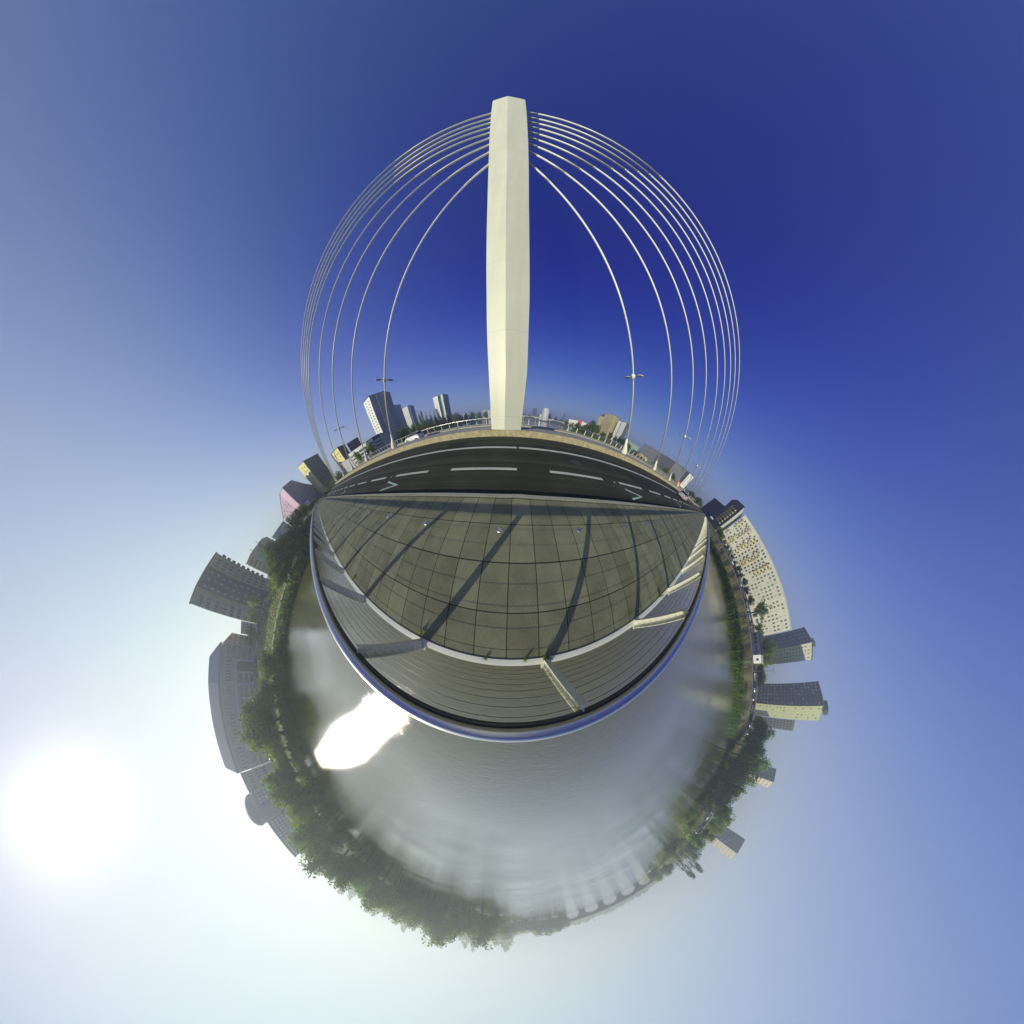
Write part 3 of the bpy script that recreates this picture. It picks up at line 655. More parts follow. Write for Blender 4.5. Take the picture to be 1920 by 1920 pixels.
class Building:
    def __init__(s, name, label, front, depth, wall, roof=None, cat='building', zb=GZ, group=None, parapet=.35, az0=None, over=.25):
        s.pts = [P(a, d) for a, d, z in front]; s.zt = [z for _, _, z in front]; s.zb = zb
        am = sum(f[0] for f in front) / len(front) if az0 is None else az0
        u = Vector((sin(R(am)), cos(R(am)))) * depth
        cx = sum(p[0] for p in s.pts) / len(s.pts) + u.x / 2; cy = sum(p[1] for p in s.pts) / len(s.pts) + u.y / 2
        s.root = empty(name, (cx, cy, zb), label, cat, group)
        foot = s.pts + [(p[0] + u.x, p[1] + u.y) for p in s.pts[::-1]]; zt = s.zt + s.zt[::-1]
        s.nwin = 0; s.bulk = {}
        n = len(front) - 1
        mats = wall if isinstance(wall, (list, tuple)) else [wall] * (n + 1)
        base = mats[-1] if len(mats) > n else mats[0]
        part('wall', MB().prism(foot, zb - .5, zt), base, s.root)
        for i in range(n):
            if mats[i] is not base: s.panel(i, 0, 1, 0, 1, mats[i], .05, 'facade')
        if roof:
            c = Vector((cx, cy)); ft = [tuple(c + (Vector(p) - c) * (1 + over / 12)) for p in foot]
            part('roof', MB_slab(ft, [z + .02 for z in zt], parapet), roof, s.root)
    def seg(s, i):
        a = Vector(s.pts[i]); b = Vector(s.pts[i + 1]); d = b - a; L = d.length; d = d / L
        n = Vector((d.y, -d.x))
        if n.dot(a) > 0: n = -n       # facing the river
        return a, d, L, n
    def put(s, name, i, u, z, w_, h_, t_, m, off=0.):
        a, d, L, n = s.seg(i); p = a + d * (u * L) + n * off
        o = link(name, unit(w_, h_, t_, m), s.root, (p.x - s.root.location.x, p.y - s.root.location.y, z - s.zb)); o.rotation_euler = (0, 0, atan2(d.y, d.x)); return o
    def panel(s, i, u0, u1, v0, v1, m, off=.08, name='facade_band'):
        a, d, L, n = s.seg(i); mb = MB()
        def pt(u, v, o): 
            zt = s.zt[i] + (s.zt[i + 1] - s.zt[i]) * u; p = a + d * (u * L) + n * o; return (p.x, p.y, s.zb + (zt - s.zb) * v)
        f = [pt(u0, v0, off), pt(u1, v0, off), pt(u1, v1, off), pt(u0, v1, off)]; bk = [pt(u0, v0, -.02), pt(u1, v0, -.02), pt(u1, v1, -.02), pt(u0, v1, -.02)]
        k = len(mb.v); mb.v += bk + f; mb.f += [tuple(k + q for q in r) for r in ((0, 3, 2, 1), (4, 5, 6, 7), (0, 1, 5, 4), (1, 2, 6, 5), (2, 3, 7, 6), (3, 0, 4, 7))]
        return part(name, mb, m, s.root)
    def windows(s, i, cols, rows, w_, h_, m, u0=.05, u1=.95, zlo=None, zhi=None, off=.06, skip=.0, alt=None, name='window', seed=3, jit=0, keep=None):
        rng = random.Random(seed + i * 17 + cols); a, d, L, n = s.seg(i)
        zlo = s.zb + 2.5 if zlo is None else zlo; 
        for r in range(rows):
            for c in range(cols):
                u = u0 + (u1 - u0) * (c + .5) / cols + (rng.uniform(-jit, jit) / L if jit else 0); zt = s.zt[i] + (s.zt[i + 1] - s.zt[i]) * u
                zh = (zt - 1.4) if zhi is None else zhi
                z = zlo + (zh - zlo) * (r + .5) / rows
                if z + h_ / 2 > zt - .3: continue
                if keep and not keep(c, r): continue
                if rng.random() < skip: continue
                mm = m if alt is None or rng.random() > alt[1] else alt[0]
                if s.nwin < 100: s.put(name, i, u, z, w_, h_, .09, mm, off); s.nwin += 1
                else:
                    mb = s.bulk.setdefault(mm.name, (MB(), mm))[0]; p = a + d * (u * L) + n * off
                    mt = Matrix.Translation((p.x, p.y, z)) @ Matrix.Rotation(atan2(d.y, d.x), 4, 'Z'); mb.box(-w_ / 2, w_ / 2, -.09, .09, -h_ / 2, h_ / 2, mt)
        return s
    def done(s):
        for mb, m in s.bulk.values(): part('windows', mb, m, s.root)['kind'] = 'stuff'
        return s
def MB_slab(ft, zt, th):
    mb = MB(); n = len(ft); mb.v += [(x, y, z) for (x, y), z in zip(ft, zt)] + [(x, y, z + th) for (x, y), z in zip(ft, zt)]
    mb.f += [(i, (i + 1) % n, n + (i + 1) % n, n + i) for i in range(n)] + [tuple(n + i for i in range(n)), tuple(range(n))[::-1]]
    return mb

# --- left bank
b = Building('apartment_block', 'grey and olive apartment block with dark middle band, standing by the left bank road', [(-113.5, 132, 24.2), (-116.1, 129.5, 24.2), (-119.9, 126.5, 24.0), (-122.7, 128, 24.0)], 13, [B_olive, B_slate, B_olive, B_olive], B_roof)
b.windows(0, 3, 8, .8, 1.5, W_mid, .25, .9); b.windows(1, 3, 9, .9, 1.3, W_pale, .08, .98, skip=.05, jit=.4)
for k in range(7):
    v = .17 + k * .105; b.panel(2, .12, .98, v, v + .055, B_grey, .35, 'balcony')
b.windows(2, 3, 7, 1.0, 1.3, W_dark, .3, .95, zlo=1.2, off=.42)
for k in range(9): b.put('side_balcony', 0, -.14, 1.5 + k * 2.45, 1.7, 1.5, .8, B_roof, -2.5)
b.done()
b = Building('low_annex', 'low grey annex between the apartment block and the long hall', [(-122.8, 134, 4.2), (-125.0, 142, 3.6)], 10, B_grey, B_roof); b.windows(0, 4, 2, 1.2, 1.2, W_dark, zlo=-1).done()
b = Building('olive_flats', 'olive flats with stepped curved roofline right of the grey apartment block', [(-105.4, 205, 12.8), (-106.3, 204, 15.3), (-107.4, 202, 15.8), (-108.3, 201, 14.2), (-108.9, 200, 15.8), (-110.5, 198, 16.6), (-112.6, 196, 15.8)], 12, [B_olive, B_olive, B_slate, B_olive, B_olive, B_olive, B_olive], None)
for i in (3, 4, 5): b.windows(i, 4, 5, 1.0, 1.6, W_dark if i != 4 else W_pale, .12, .9)
b.windows(1, 3, 4, 1.1, 1.2, W_pale); b.done()
for q, (a, z) in enumerate(((-107.6, 16.0), (-109.6, 16.8))):
    x, y = P(a, 204); mb = MB(); mb.tube([(x, y, z - .5), (x, y, z + 1.6), (x + .5, y, z + 2.2), (x + 1.3, y, z + 2.2)], .18, 6); part('vent_pipe', mb, B_roof, b.root)
b = Building('glass_hall', 'low glazed building with flat roof left of the pink gabled house', [(-100.2, 228, 9.6), (-104.9, 230, 9.8)], 12, B_teal, B_zinc); b.windows(0, 10, 3, 1.3, 2.2, W_pale, skip=.3, zlo=0).done()
b = Building('gabled_house', 'pink building, its shaded side coloured violet, with steep gabled outline near the bridge', [(-99.8, 178, 8.1), (-95.8, 150, 19.2), (-94.4, 138, 19.0), (-91.5, 148, 19.9), (-89.7, 153, 12.9), (-87.2, 160, 4.2)], 10, [B_pink, B_pink, B_purple, B_purple, B_purple, B_purple], B_roof, parapet=.2, az0=-93)  # violet faces: the pink house's shade put into the colour
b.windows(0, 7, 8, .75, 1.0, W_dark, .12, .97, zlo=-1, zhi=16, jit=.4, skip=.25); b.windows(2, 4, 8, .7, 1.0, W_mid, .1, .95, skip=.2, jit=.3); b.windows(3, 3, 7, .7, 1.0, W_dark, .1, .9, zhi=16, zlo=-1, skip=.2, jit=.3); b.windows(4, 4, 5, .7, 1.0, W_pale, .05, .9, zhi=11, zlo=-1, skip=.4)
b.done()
b = Building('yellow_block', 'yellow-ended block with dark green side seen left of the bunched cables', [(-88.1, 154, 24.6), (-86.0, 136, 22.4), (-83.8, 141, 22.3), (-81.5, 146, 22.3)], 12, [B_yellow, B_dgreen, B_dgreen, B_yellow], B_roof, az0=-85)
b.windows(0, 2, 4, .9, .8, W_dark, .35, .9, zlo=9); b.windows(1, 4, 8, .7, 1.1, W_dark, .08, .95, skip=.15); b.windows(2, 4, 8, .7, 1.1, W_mid, .05, .95, skip=.15); b.done()
b = Building('small_yellow_block', 'small yellow and dark green block right of the bunched cables', [(-78.5, 130, 14.0), (-75.7, 114, 14.0), (-73.2, 121, 14.0)], 11, [B_yellow, B_dgreen, B_dgreen], B_roof)
b.windows(0, 4, 5, .8, .9, W_dark, .15, .9, skip=.2); b.windows(1, 3, 3, .9, .9, W_mid).done()
b = Building('dark_penthouse_block', 'long dark-roofed block with blue upper storey behind the clipped trees', [(-72.6, 124, 13.8), (-70.4, 121, 13.7), (-68.4, 121, 13.8)], 9, [B_navy, B_navy, B_dgreen], B_roof)
b.windows(0, 3, 4, 1.1, 1.2, W_blue).done()
b = Building('white_low_rise', 'white low-rise with many openings under a dark sloping roof, behind clipped trees', [(-74.0, 106, 6.2), (-70.6, 96, 6.0), (-67.3, 90, 6.1)], 9, B_white, B_roof)
for i in (0, 1): b.windows(i, 6, 3, .8, 1.3, W_dark, zlo=-1.5)
b.done()
b = Building('glass_front_block', 'block with white grid front and plain gable between clipped tree and tower', [(-66.8, 92, 6.0), (-64.3, 92, 6.6), (-61.4, 93, 7.0), (-58.8, 98, 6.4)], 8, [B_white, B_slate, B_grey, B_grey], B_roof)
b.windows(0, 7, 4, .45, 1.3, W_dark, zlo=-2.5); b.windows(1, 8, 4, .4, 1.2, W_pale, zlo=-2.5).done()
b = Building('white_wall_house', 'plain white box wall right of the yellow and green block', [(-77.4, 78, 3.2), (-74.2, 74, 2.9)], 6, B_white, B_roof, parapet=.12).done()
b = Building('white_tower', 'tallest white tower block, its shaded sides coloured blue-grey, left of the pylon', [(-62.2, 177, 50), (-59.8, 162, 50), (-57.4, 165, 51), (-54.6, 164, 51), (-52.6, 170, 49.5)], 18, [B_white, B_blue, B_blue, B_blue, B_blue], B_roof, parapet=.8, az0=-57)  # blue-grey faces: shade on the white tower, painted as wall colour
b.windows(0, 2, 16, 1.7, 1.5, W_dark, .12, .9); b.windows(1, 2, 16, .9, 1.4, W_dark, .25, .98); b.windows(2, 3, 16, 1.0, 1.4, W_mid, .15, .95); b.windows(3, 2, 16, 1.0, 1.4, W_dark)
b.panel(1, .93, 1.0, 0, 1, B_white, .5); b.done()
b = Building('blue_tower', 'plain dark blue tower directly right of the tallest white tower', [(-53.3, 240, 50), (-52.6, 237, 50), (-50.2, 246, 50)], 16, [B_grey, B_blue, B_blue], B_roof); b.windows(1, 1, 15, 1.0, 1.2, W_dark, .1, .3).done()
b = Building('narrow_tower', 'small white and blue tower, third of the tower row', [(-50.1, 276, 48), (-48.0, 268, 48.5), (-47.2, 268, 49.5), (-45.6, 280, 48)], 15, [B_white, B_blue, B_blue, B_blue], B_roof)
b.windows(0, 3, 15, .9, 1.5, W_dark); b.panel(1, .85, 1.0, 0, 1, B_white, .4); b.done()
b = Building('pale_tower', 'white and blue tower standing alone nearest the pylon on its left', [(-37.5, 256, 50), (-35.6, 246, 50), (-34.7, 248, 50), (-34.2, 242, 50.6), (-33.5, 241, 50.6), (-31.2, 250, 50)], 14, [B_white, B_teal, B_teal, B_white, B_blue, B_blue], B_roof)
b.windows(0, 3, 15, 1.0, 1.3, W_mid, .1, .8); b.windows(4, 4, 15, 1.0, 1.3, W_mid).done()
for i, (a0, a1, d, z, m) in enumerate(((-31.2, -30.0, 420, 24, B_grey), (-29.6, -27.9, 430, 27, B_blue), (-26.3, -23.9, 520, 22, B_white), (-17.2, -15.2, 560, 31, B_beige), (-14.8, -13.2, 560, 30, B_white))):
    b = Building('distant_block', ['small grey block just right of the pale tower above trees', 'small blue-grey block second right of the pale tower', 'low white block on the tree skyline midway to the pylon', 'beige block on the skyline close left of the pylon', 'white block touching the left edge of the pylon base'][i], [(a0, d, z), (a1, d, z)], 12, m, None); b.windows(0, 5, 4, 1.6, 1.6, W_mid, zlo=8).done()
# --- up river right of the pylon
b = Building('grey_office_tower', 'slim grey tower on the horizon first right of the pylon', [(6.6, 640, 50), (8.7, 640, 52)], 20, B_slate, B_roof); b.windows(0, 5, 12, 2.2, 1.6, W_mid).done()
b = Building('white_office_tower', 'white round-topped tower on the horizon beyond the river bridge', [(11.4, 610, 50), (12.2, 604, 55), (13.6, 604, 56), (14.4, 610, 52)], 20, [B_grey, B_white, B_white, B_white], None); b.windows(1, 5, 13, 1.8, 1.6, W_pale); b.windows(0, 2, 12, 1.8, 1.6, W_mid).done()
b = Building('distant_hall', 'white low hall between the two horizon towers', [(9.3, 680, 26), (11.2, 680, 27)], 20, B_white, None).done()
b = Building('thin_tower', 'thin dark tower alone on the horizon left of the big tree', [(21.3, 620, 43), (22.3, 620, 43)], 10, B_slate, B_roof, parapet=2.5); b.windows(0, 2, 10, 1.8, 1.6, W_mid).done()
b = Building('white_sheds', 'row of white sheds on the far right shore left of the big tree', [(24.4, 420, 17), (28.6, 420, 20)], 15, B_white, None).done()
b = Building('red_roof_shed', 'shed with red upper part among white sheds', [(28.8, 400, 22), (30.3, 400, 22.5)], 15, B_red, None).done()
b = Building('long_white_shed', 'white shed right of the red one, close to big tree', [(30.4, 400, 20), (33.8, 400, 17)], 15, B_white, None).done()
b = Building('gold_apartment_block', 'gold clad high block beside a big tree right of the pylon', [(37.0, 350, 45), (38.7, 345, 45), (38.8, 344, 54), (42.5, 322, 54.5), (44.9, 346, 54)], 18, [B_gold] * 5, B_roof, az0=41)
b.windows(0, 4, 11, 1.2, 1.7, W_mid, alt=(W_pale, .4), skip=.2); b.windows(2, 10, 14, 1.2, 1.7, W_mid, alt=(W_pale, .4), skip=.15, jit=.5); b.windows(3, 7, 14, 1.2, 1.7, W_mid, alt=(W_pale, .45), skip=.15, jit=.5); b.done()
b = Building('white_apartment_tower', 'white apartment tower with dark window stripes next to gold block', [(45.0, 330, 46), (48.4, 314, 46.5), (49.8, 338, 45.5)], 16, [B_white, B_slate, B_white], B_roof, parapet=1.0)
b.windows(0, 1, 12, 2.6, 2.3, W_dark, .34, .5); b.windows(0, 3, 12, .9, 1.4, W_mid, .55, .98); b.windows(1, 3, 12, 1.6, 1.6, W_pale); b.done()
b = Building('glazed_offices', 'low pale glazed offices between the white tower and the balcony slab', [(52.4, 270, 10.6), (57.4, 265, 9.6)], 14, B_teal, B_white); b.windows(0, 12, 3, 1.4, 2.0, W_pale, zlo=0).done()
b = Building('balcony_slab', 'long dark slab block covered by a grid of white balconies behind the cables', [(58.4, 345, 24), (64.8, 331, 24), (71.2, 305, 24), (77.4, 297, 24), (79.2, 308, 24)], 12, [B_roof, B_roof, B_roof, B_white, B_roof], B_roof)
for i in (0, 1, 2): b.windows(i, 8, 8, 2.4, 1.5, B_white, .02, .98 if i < 2 else .82, zlo=-3, zhi=23, alt=(W_pale, .25), off=.3, name='balcony')
b.windows(3, 2, 8, 2.2, .9, W_mid, zlo=0); b.done()
for i, (a, d, z, m) in enumerate(((59.3, 128, .2, B_warm), (61.2, 124, -.4, B_warm), (76.8, 120, .9, B_orange))):
    x, y = P(a, d); t_ = empty('site_container', (x, y, GZ), ['yellow truck body behind far railing at the foot of the balcony slab, left one', 'yellow truck body behind far railing, right of its twin', 'orange hoarding panel under the right end of balcony slab'][i], 'truck body' if i < 2 else 'hoarding')
    mb = MB(); mb.box(-1.9, 1.9, -1.2, 1.2, 1.6, 4.0 + z * .3); part('body', mb, m, t_, world=False)
    mb = MB(); mb.box(-2.1, 2.6, -1.0, 1.0, .9, 1.58); part('chassis', mb, M_black, t_, world=False)
    mb = MB(); mb.box(2.0, 3.6, -1.1, 1.1, 1.0, 3.1); part('cab', mb, B_white, t_, world=False) if i < 2 else None
# --- right bank
b = Building('navy_gabled_block', 'navy blue block with pointed outline at the right end of the road', [(87.8, 205, 1.0), (88.2, 204, 15.6), (89.8, 196, 15.8), (90.0, 196, 15.4), (92.2, 190, 16.6)], 12, [B_navy] * 5, B_roof, parapet=.2)
for i in (1, 3): b.windows(i, 5, 6, .8, .5, W_blue, skip=.3, zlo=0)
b.done()
b = Building('yellow_balcony_block', 'dark block with rows of yellow balconies at the right end of the bridge', [(91.9, 186, 24.5), (92.9, 178, 26.8), (95.6, 172, 26.8), (96.9, 186, 20.5)], 11, [B_navy, B_slate, B_grey, B_slate], B_roof, az0=94)
for k in range(7): b.put('yellow_balcony', 1, .42, 3.0 + k * 2.75, 6.6, 1.15, .9, B_warm, .7)
b.windows(1, 4, 7, 1.0, 1.3, W_pale, .1, .8, zlo=2.6, zhi=22, skip=.2); b.windows(0, 2, 7, .8, 1.2, W_blue).done()
b = Building('white_slab_block', 'very long cream slab block with curved look and yellow balconies along the right quay', [(97.2, 178, 23.6), (103.4, 186, 23.7), (110.3, 196, 23.9), (117.1, 210, 23.9), (123.4, 231, 23.6)], 12, B_cream, B_beige, az0=108, parapet=.5)
for i in (0, 1, 2, 3):
    b.windows(i, 8, 8, 1.35, 1.6, W_dark if i % 2 else W_mid, .03, .97, zlo=-1.5, zhi=22.5, skip=.10, alt=(W_pale, .3), jit=.15, seed=11)
rng = random.Random(4)
for i, us in ((0, (.1, .42, .55, .9)), (1, (.02, .42, .55, .93)), (2, (.05,))):
    for u in us:
        for k in range(8):
            if rng.random() < .22: continue
            b.put('yellow_balcony', i, u, -.6 + k * 2.95, 1.8, 1.05, .55, B_warm, .55)
for i, u in ((0, .98), (1, .98), (2, .98), (3, .5), (2, .45)): b.put('roof_step', i, u, 24.3, 2.0, .9, 1.2, B_cream, -3)
b.done()
b = Building('slate_tower', 'slate grey and olive tower behind the low white house', [(123.6, 333, 47), (126.3, 307, 47.5), (128.9, 326, 47)], 17, [B_slate, B_olive, B_olive], B_roof, parapet=1.0)
b.panel(1, 0, 1, .82, 1, B_beige, .12)
b.windows(0, 4, 17, 1.0, 1.2, W_pale, skip=.3); b.windows(1, 4, 17, 1.3, 1.3, W_dark, alt=(W_pale, .2), off=.15); b.put('roof_house', 0, .92, 49.2, 4, 2.8, 2, B_slate, -3); b.put('roof_house', 1, .1, 49.0, 3, 2.6, 2, B_beige, -3); b.done()
b = Building('navy_tower', 'big navy and beige tower right of the low white house', [(132.2, 313, 48), (134.2, 303, 48.5), (135.6, 297, 48.5), (137.5, 318, 48)], 17, [B_navy, B_navy, B_olive, B_olive], B_zinc, az0=135)
b.windows(0, 4, 17, 1.7, 1.2, W_mid, alt=(W_pale, .45)); b.windows(1, 2, 17, 2.0, 1.2, W_mid, alt=(W_pale, .4)); b.windows(2, 4, 17, 1.3, 1.1, W_pale, alt=(W_dark, .4)); b.put('roof_house', 1, .75, 50.2, 8, 3.0, 3, B_navy, -5); b.done()
b = Building('cream_block', 'cream block tucked behind the right side of navy tower', [(137.6, 345, 33), (139.1, 345, 32)], 12, B_beige, None); b.windows(0, 4, 10, .9, 1.4, W_mid, zlo=3).done()
b = Building('blue_end_block', 'small blue-grey block with cream end above the quay trees, nearer the towers', [(144.4, 338, 24.2), (146.1, 326, 24.2), (147.0, 350, 23.6)], 12, [B_blue, B_beige, B_beige], B_zinc)
b.windows(0, 5, 8, 1.0, 1.2, W_dark, alt=(W_pale, .3)); b.windows(1, 4, 8, 1.0, 1.2, W_mid).done()
b = Building('violet_block', 'violet-grey block with cream side near the arched bridge', [(153.5, 404, 20), (153.55, 404, 28), (155.3, 398, 28), (156.2, 418, 28.5)], 13, [B_blue, B_blue, B_beige, B_beige], B_zinc, az0=155)
b.windows(1, 5, 9, 1.0, 1.3, W_dark, alt=(W_pale, .2)); b.windows(2, 3, 9, 1.0, 1.3, W_mid).done()
b = Building('white_house', 'low white house with blue-grey roof on the right quay', [(122.4, 126, -.6), (125.0, 124, -.5), (127.0, 122, -.3), (128.6, 128, -.3)], 8, [B_cream, B_cream, B_white, B_white], B_zinc, parapet=.7, over=.8)
b.windows(0, 3, 1, 1.4, 1.4, W_dark, zlo=-3.2, zhi=-1.2); b.windows(1, 3, 1, 1.4, 1.4, W_blue, zlo=-3.2, zhi=-1.2); b.windows(2, 1, 1, 1.6, 1.0, W_dark, zlo=-2.6, zhi=-1.2).done()
# --- the long hall, the domed building and the glass hall down river on the left
F = [(-125.2, 150, 8.2), (-127.0, 145, 10.8), (-129.3, 147, 11.2), (-133.0, 152, 11.2), (-137.0, 164, 11.2), (-141.0, 178, 11.2), (-144.9, 196, 11.2)]
b = Building('long_hall', 'long stone-fronted hall with hipped zinc roof and window bands on the left bank', F, 22, [B_brickw, B_brickw, B_grey, B_grey, B_grey, B_grey, B_grey], None, az0=-134)
c = b.root; pf = [Vector(p) for p in b.pts]; am = R(-134); u = Vector((sin(am), cos(am)))
mb = MB()
ev = [p - u * 1.2 for p in pf[1:]]; rg_ = [p + u * 10 for p in pf[1:]]; bk = [p + u * 23 for p in pf[1:]]
rd = rg_[:]; rd[0] = rg_[0] + (rg_[1] - rg_[0]) * .9; rd[-1] = rg_[-1] + (rg_[-2] - rg_[-1]) * .15
mb.strip([[(p.x, p.y, 11.0) for p in ev], [(p.x, p.y, 11.6) for p in ev], [(p.x, p.y, 16.3) for p in rd], [(p.x, p.y, 11.4) for p in bk], [(p.x, p.y, 10.8) for p in bk]])
mb.face([(ev[0].x, ev[0].y, 11.5), (rd[0].x, rd[0].y, 16.3), (bk[0].x, bk[0].y, 11.4)]); mb.face([(ev[-1].x, ev[-1].y, 11.5), (rd[-1].x, rd[-1].y, 16.3), (bk[-1].x, bk[-1].y, 11.4)])
part('roof', mb, B_zinc, c)
for i in (0, 1): b.windows(i, 5, 5, .7, 1.3, W_mid, zlo=-2, zhi=9.5)
for i in (2, 3, 4, 5):
    b.windows(i, 7, 1, .55, 2.0, W_dark, zlo=6.6, zhi=8.8)
    b.panel(i, 0, 1, .93, .985, W_pale, .12, 'clerestory'); b.panel(i, 0, 1, .56, .59, B_white, .5, 'cornice')
    for k in range(2): b.put('pilaster', i, .02 + .5 * k, .2, .45, 8.0, .3, B_white, .4)
    for k in range(3): b.panel(i, .06, .94, .10 + k * .15, .18 + k * .15, W_mid, .1, 'window_band')
b.panel(2, .0, .48, .03, .54, W_dark, .16, 'entrance'); b.done()
b = Building('grey_wing', 'grey wing with flat roof joining the long hall and the domed building', [(-145.0, 200, 10.6), (-147.6, 206, 10.1)], 16, B_grey, B_zinc); b.windows(0, 6, 3, 1.2, 1.5, W_mid, zlo=-1).done()
x, y = P(-149.5, 226); t_ = empty('domed_building', (x, y, GZ), 'round grey building crowned by a shallow dome beside the water', 'building')
def drum(r, z0, z1, n=28): return [[(x + r * sin(2 * pi * i / n), y + r * cos(2 * pi * i / n), z) for i in range(n + 1)] for z in (z0, z1)]
part('drum', MB().strip(drum(7.4, GZ - .4, 12.2)), B_grey, t_)
rows = []
for k in range(8): q = k / 7 * pi / 2; rows.append([(x + 7.5 * cos(q) * sin(2 * pi * i / 28), y + 7.5 * cos(q) * cos(2 * pi * i / 28), 12.2 + 3.6 * sin(q)) for i in range(29)])
part('dome', MB().strip(rows), B_zinc, t_, True)
part('cornice', MB().strip(drum(7.8, 11.9, 12.25)), B_zinc, t_)
b = Building('glass_exhibition_hall', 'long pale glass hall with square panes left of the domed building', [(-147.4, 212, 9.6), (-151.4, 226, 9.6), (-153.6, 236, 9.3), (-156.2, 252, 9.2)], 18, B_blue, B_zinc, az0=-152)
for i, cc_ in ((0, 9), (1, 6), (2, 8)): b.windows(i, cc_, 7, 1.3, 1.2, W_pale, .02, .98, zlo=-3, zhi=9)
b.done()

# ------------------------------------------------------------------ bridges in the distance
g = empty('arched_bridge', (*P(169, 515), WZ), 'dark multi-arched stone bridge crossing the river in the hazy distance', 'bridge')
pa, pb_ = Vector(P(163.2, 505)), Vector(P(-179.6, 560)); dd = (pb_ - pa); LL = dd.length; dd /= LL; nn = Vector((-dd.y, dd.x))
M_far = mat('weathered_stone', (.07, .08, .08), .9)
def at(s, off, z): p = pa + dd * s + nn * off; return (p.x, p.y, z)
mb = MB(); sp = 21.0; zt = -3.7; n = int(LL / sp)
for k in range(n):
    s0 = 2 + k * sp; a_ = [(s0 + 1.6 + (sp - 3.2) * j / 14, -9 + 4.5 * math.sqrt(max(0, 1 - ((j - 7) / 7) ** 2))) for j in range(15)]
    for off in (-4, 4):
        pts = [(s0, -10)] + [(s0 + 1.6, -10)] + a_ + [(s0 + sp - 1.6, -10), (s0 + sp, -10)]
        for (u0, z0), (u1, z1) in zip(pts, pts[1:]):
            if abs(u1 - u0) < 1e-6: continue
            mb.face([at(u0, off, z0), at(u1, off, z1), at(u1, off, zt), at(u0, off, zt)])
    for (u0, z0), (u1, z1) in zip(a_, a_[1:]): mb.face([at(u0, -4, z0), at(u0, 4, z0), at(u1, 4, z1), at(u1, -4, z1)])
    for u in (s0 + 1.6, s0 + sp - 1.6): mb.face([at(u, -4, -10), at(u, 4, -10), at(u, 4, -9), at(u, -4, -9)])
part('arches', mb, M_far, g)
mb = MB()
for off in (-4.3, 3.9): mb.face([at(-8, off, zt + .02), at(LL, off, zt + .02), at(LL, off, zt + 1.1), at(-8, off, zt + 1.1)])
mb.face([at(-8, -4.3, zt + .02), at(-8, 4.3, zt + .02), at(LL, 4.3, zt + .02), at(LL, -4.3, zt + .02)]); part('parapet', mb, M_far, g)
for i, a in enumerate((172.0, 170.0, 167.6, 165.5, 177.0)):
    s_ = (Vector(P(a, 515)) - pa).dot(dd); p = at(s_, 3.5, zt)
    l = empty('bridge_lamp', p, 'thin lamp mast on the arched bridge, %s from its right bank end' % ['fourth', 'third', 'second', 'first', 'fifth'][i], 'lamp mast', 'lamp masts on the arched bridge')
    mb = MB(); mb.tube([(0, 0, 0), (0, 0, 7)], .12, 5); part('mast', mb, M_far, l, world=False); mb = MB(); mb.tube([(-1.0, 0, 7.0), (1.0, 0, 7.0)], .1, 5); part('lamp_arm', mb, M_far, l, world=False)
g = empty('girder_bridge', (*P(11, 560), WZ), 'low beige bridge with haunched piers crossing the river beyond the pylon', 'bridge')
pa, pb_ = Vector(P(-12, 640)), Vector(P(23, 470)); dd = (pb_ - pa); LL = dd.length; dd /= LL; nn = Vector((-dd.y, dd.x))
M_beam = mat('beige_concrete', (.42, .39, .26), .9, noise=(.1, .15))
mb = MB(); n = 6; sp = LL / n
def under(u): q = abs(((u / sp) % 1) - .5) * 2; return 6.2 - 5.0 * q ** 2.2
zt0 = lambda u: 8.4 - 4.8 * (u / LL) ** 3
m_ = 96
for off in (-5, 5):
    for j in range(m_):
        u0, u1 = LL * j / m_, LL * (j + 1) / m_; mb.face([at(u0, off, under(u0) + zt0(u0) - 8), at(u1, off, under(u1) + zt0(u1) - 8), at(u1, off, zt0(u1)), at(u0, off, zt0(u0))])
for j in range(m_): u0, u1 = LL * j / m_, LL * (j + 1) / m_; mb.face([at(u0, -5, zt0(u0)), at(u0, 5, zt0(u0)), at(u1, 5, zt0(u1)), at(u1, -5, zt0(u1))])
part('girder', mb, M_beam, g)
for k in range(0, n + 1):
    mb = MB(); u = sp * k; c_ = [at(u - 1.5, -4, 0), at(u + 1.5, -4, 0), at(u + 1.5, 4, 0), at(u - 1.5, 4, 0)]
    mb.prism([(q[0], q[1]) for q in c_], -10, under(u) + zt0(u) - 8 + 1); part('pier', mb, M_beam, g)

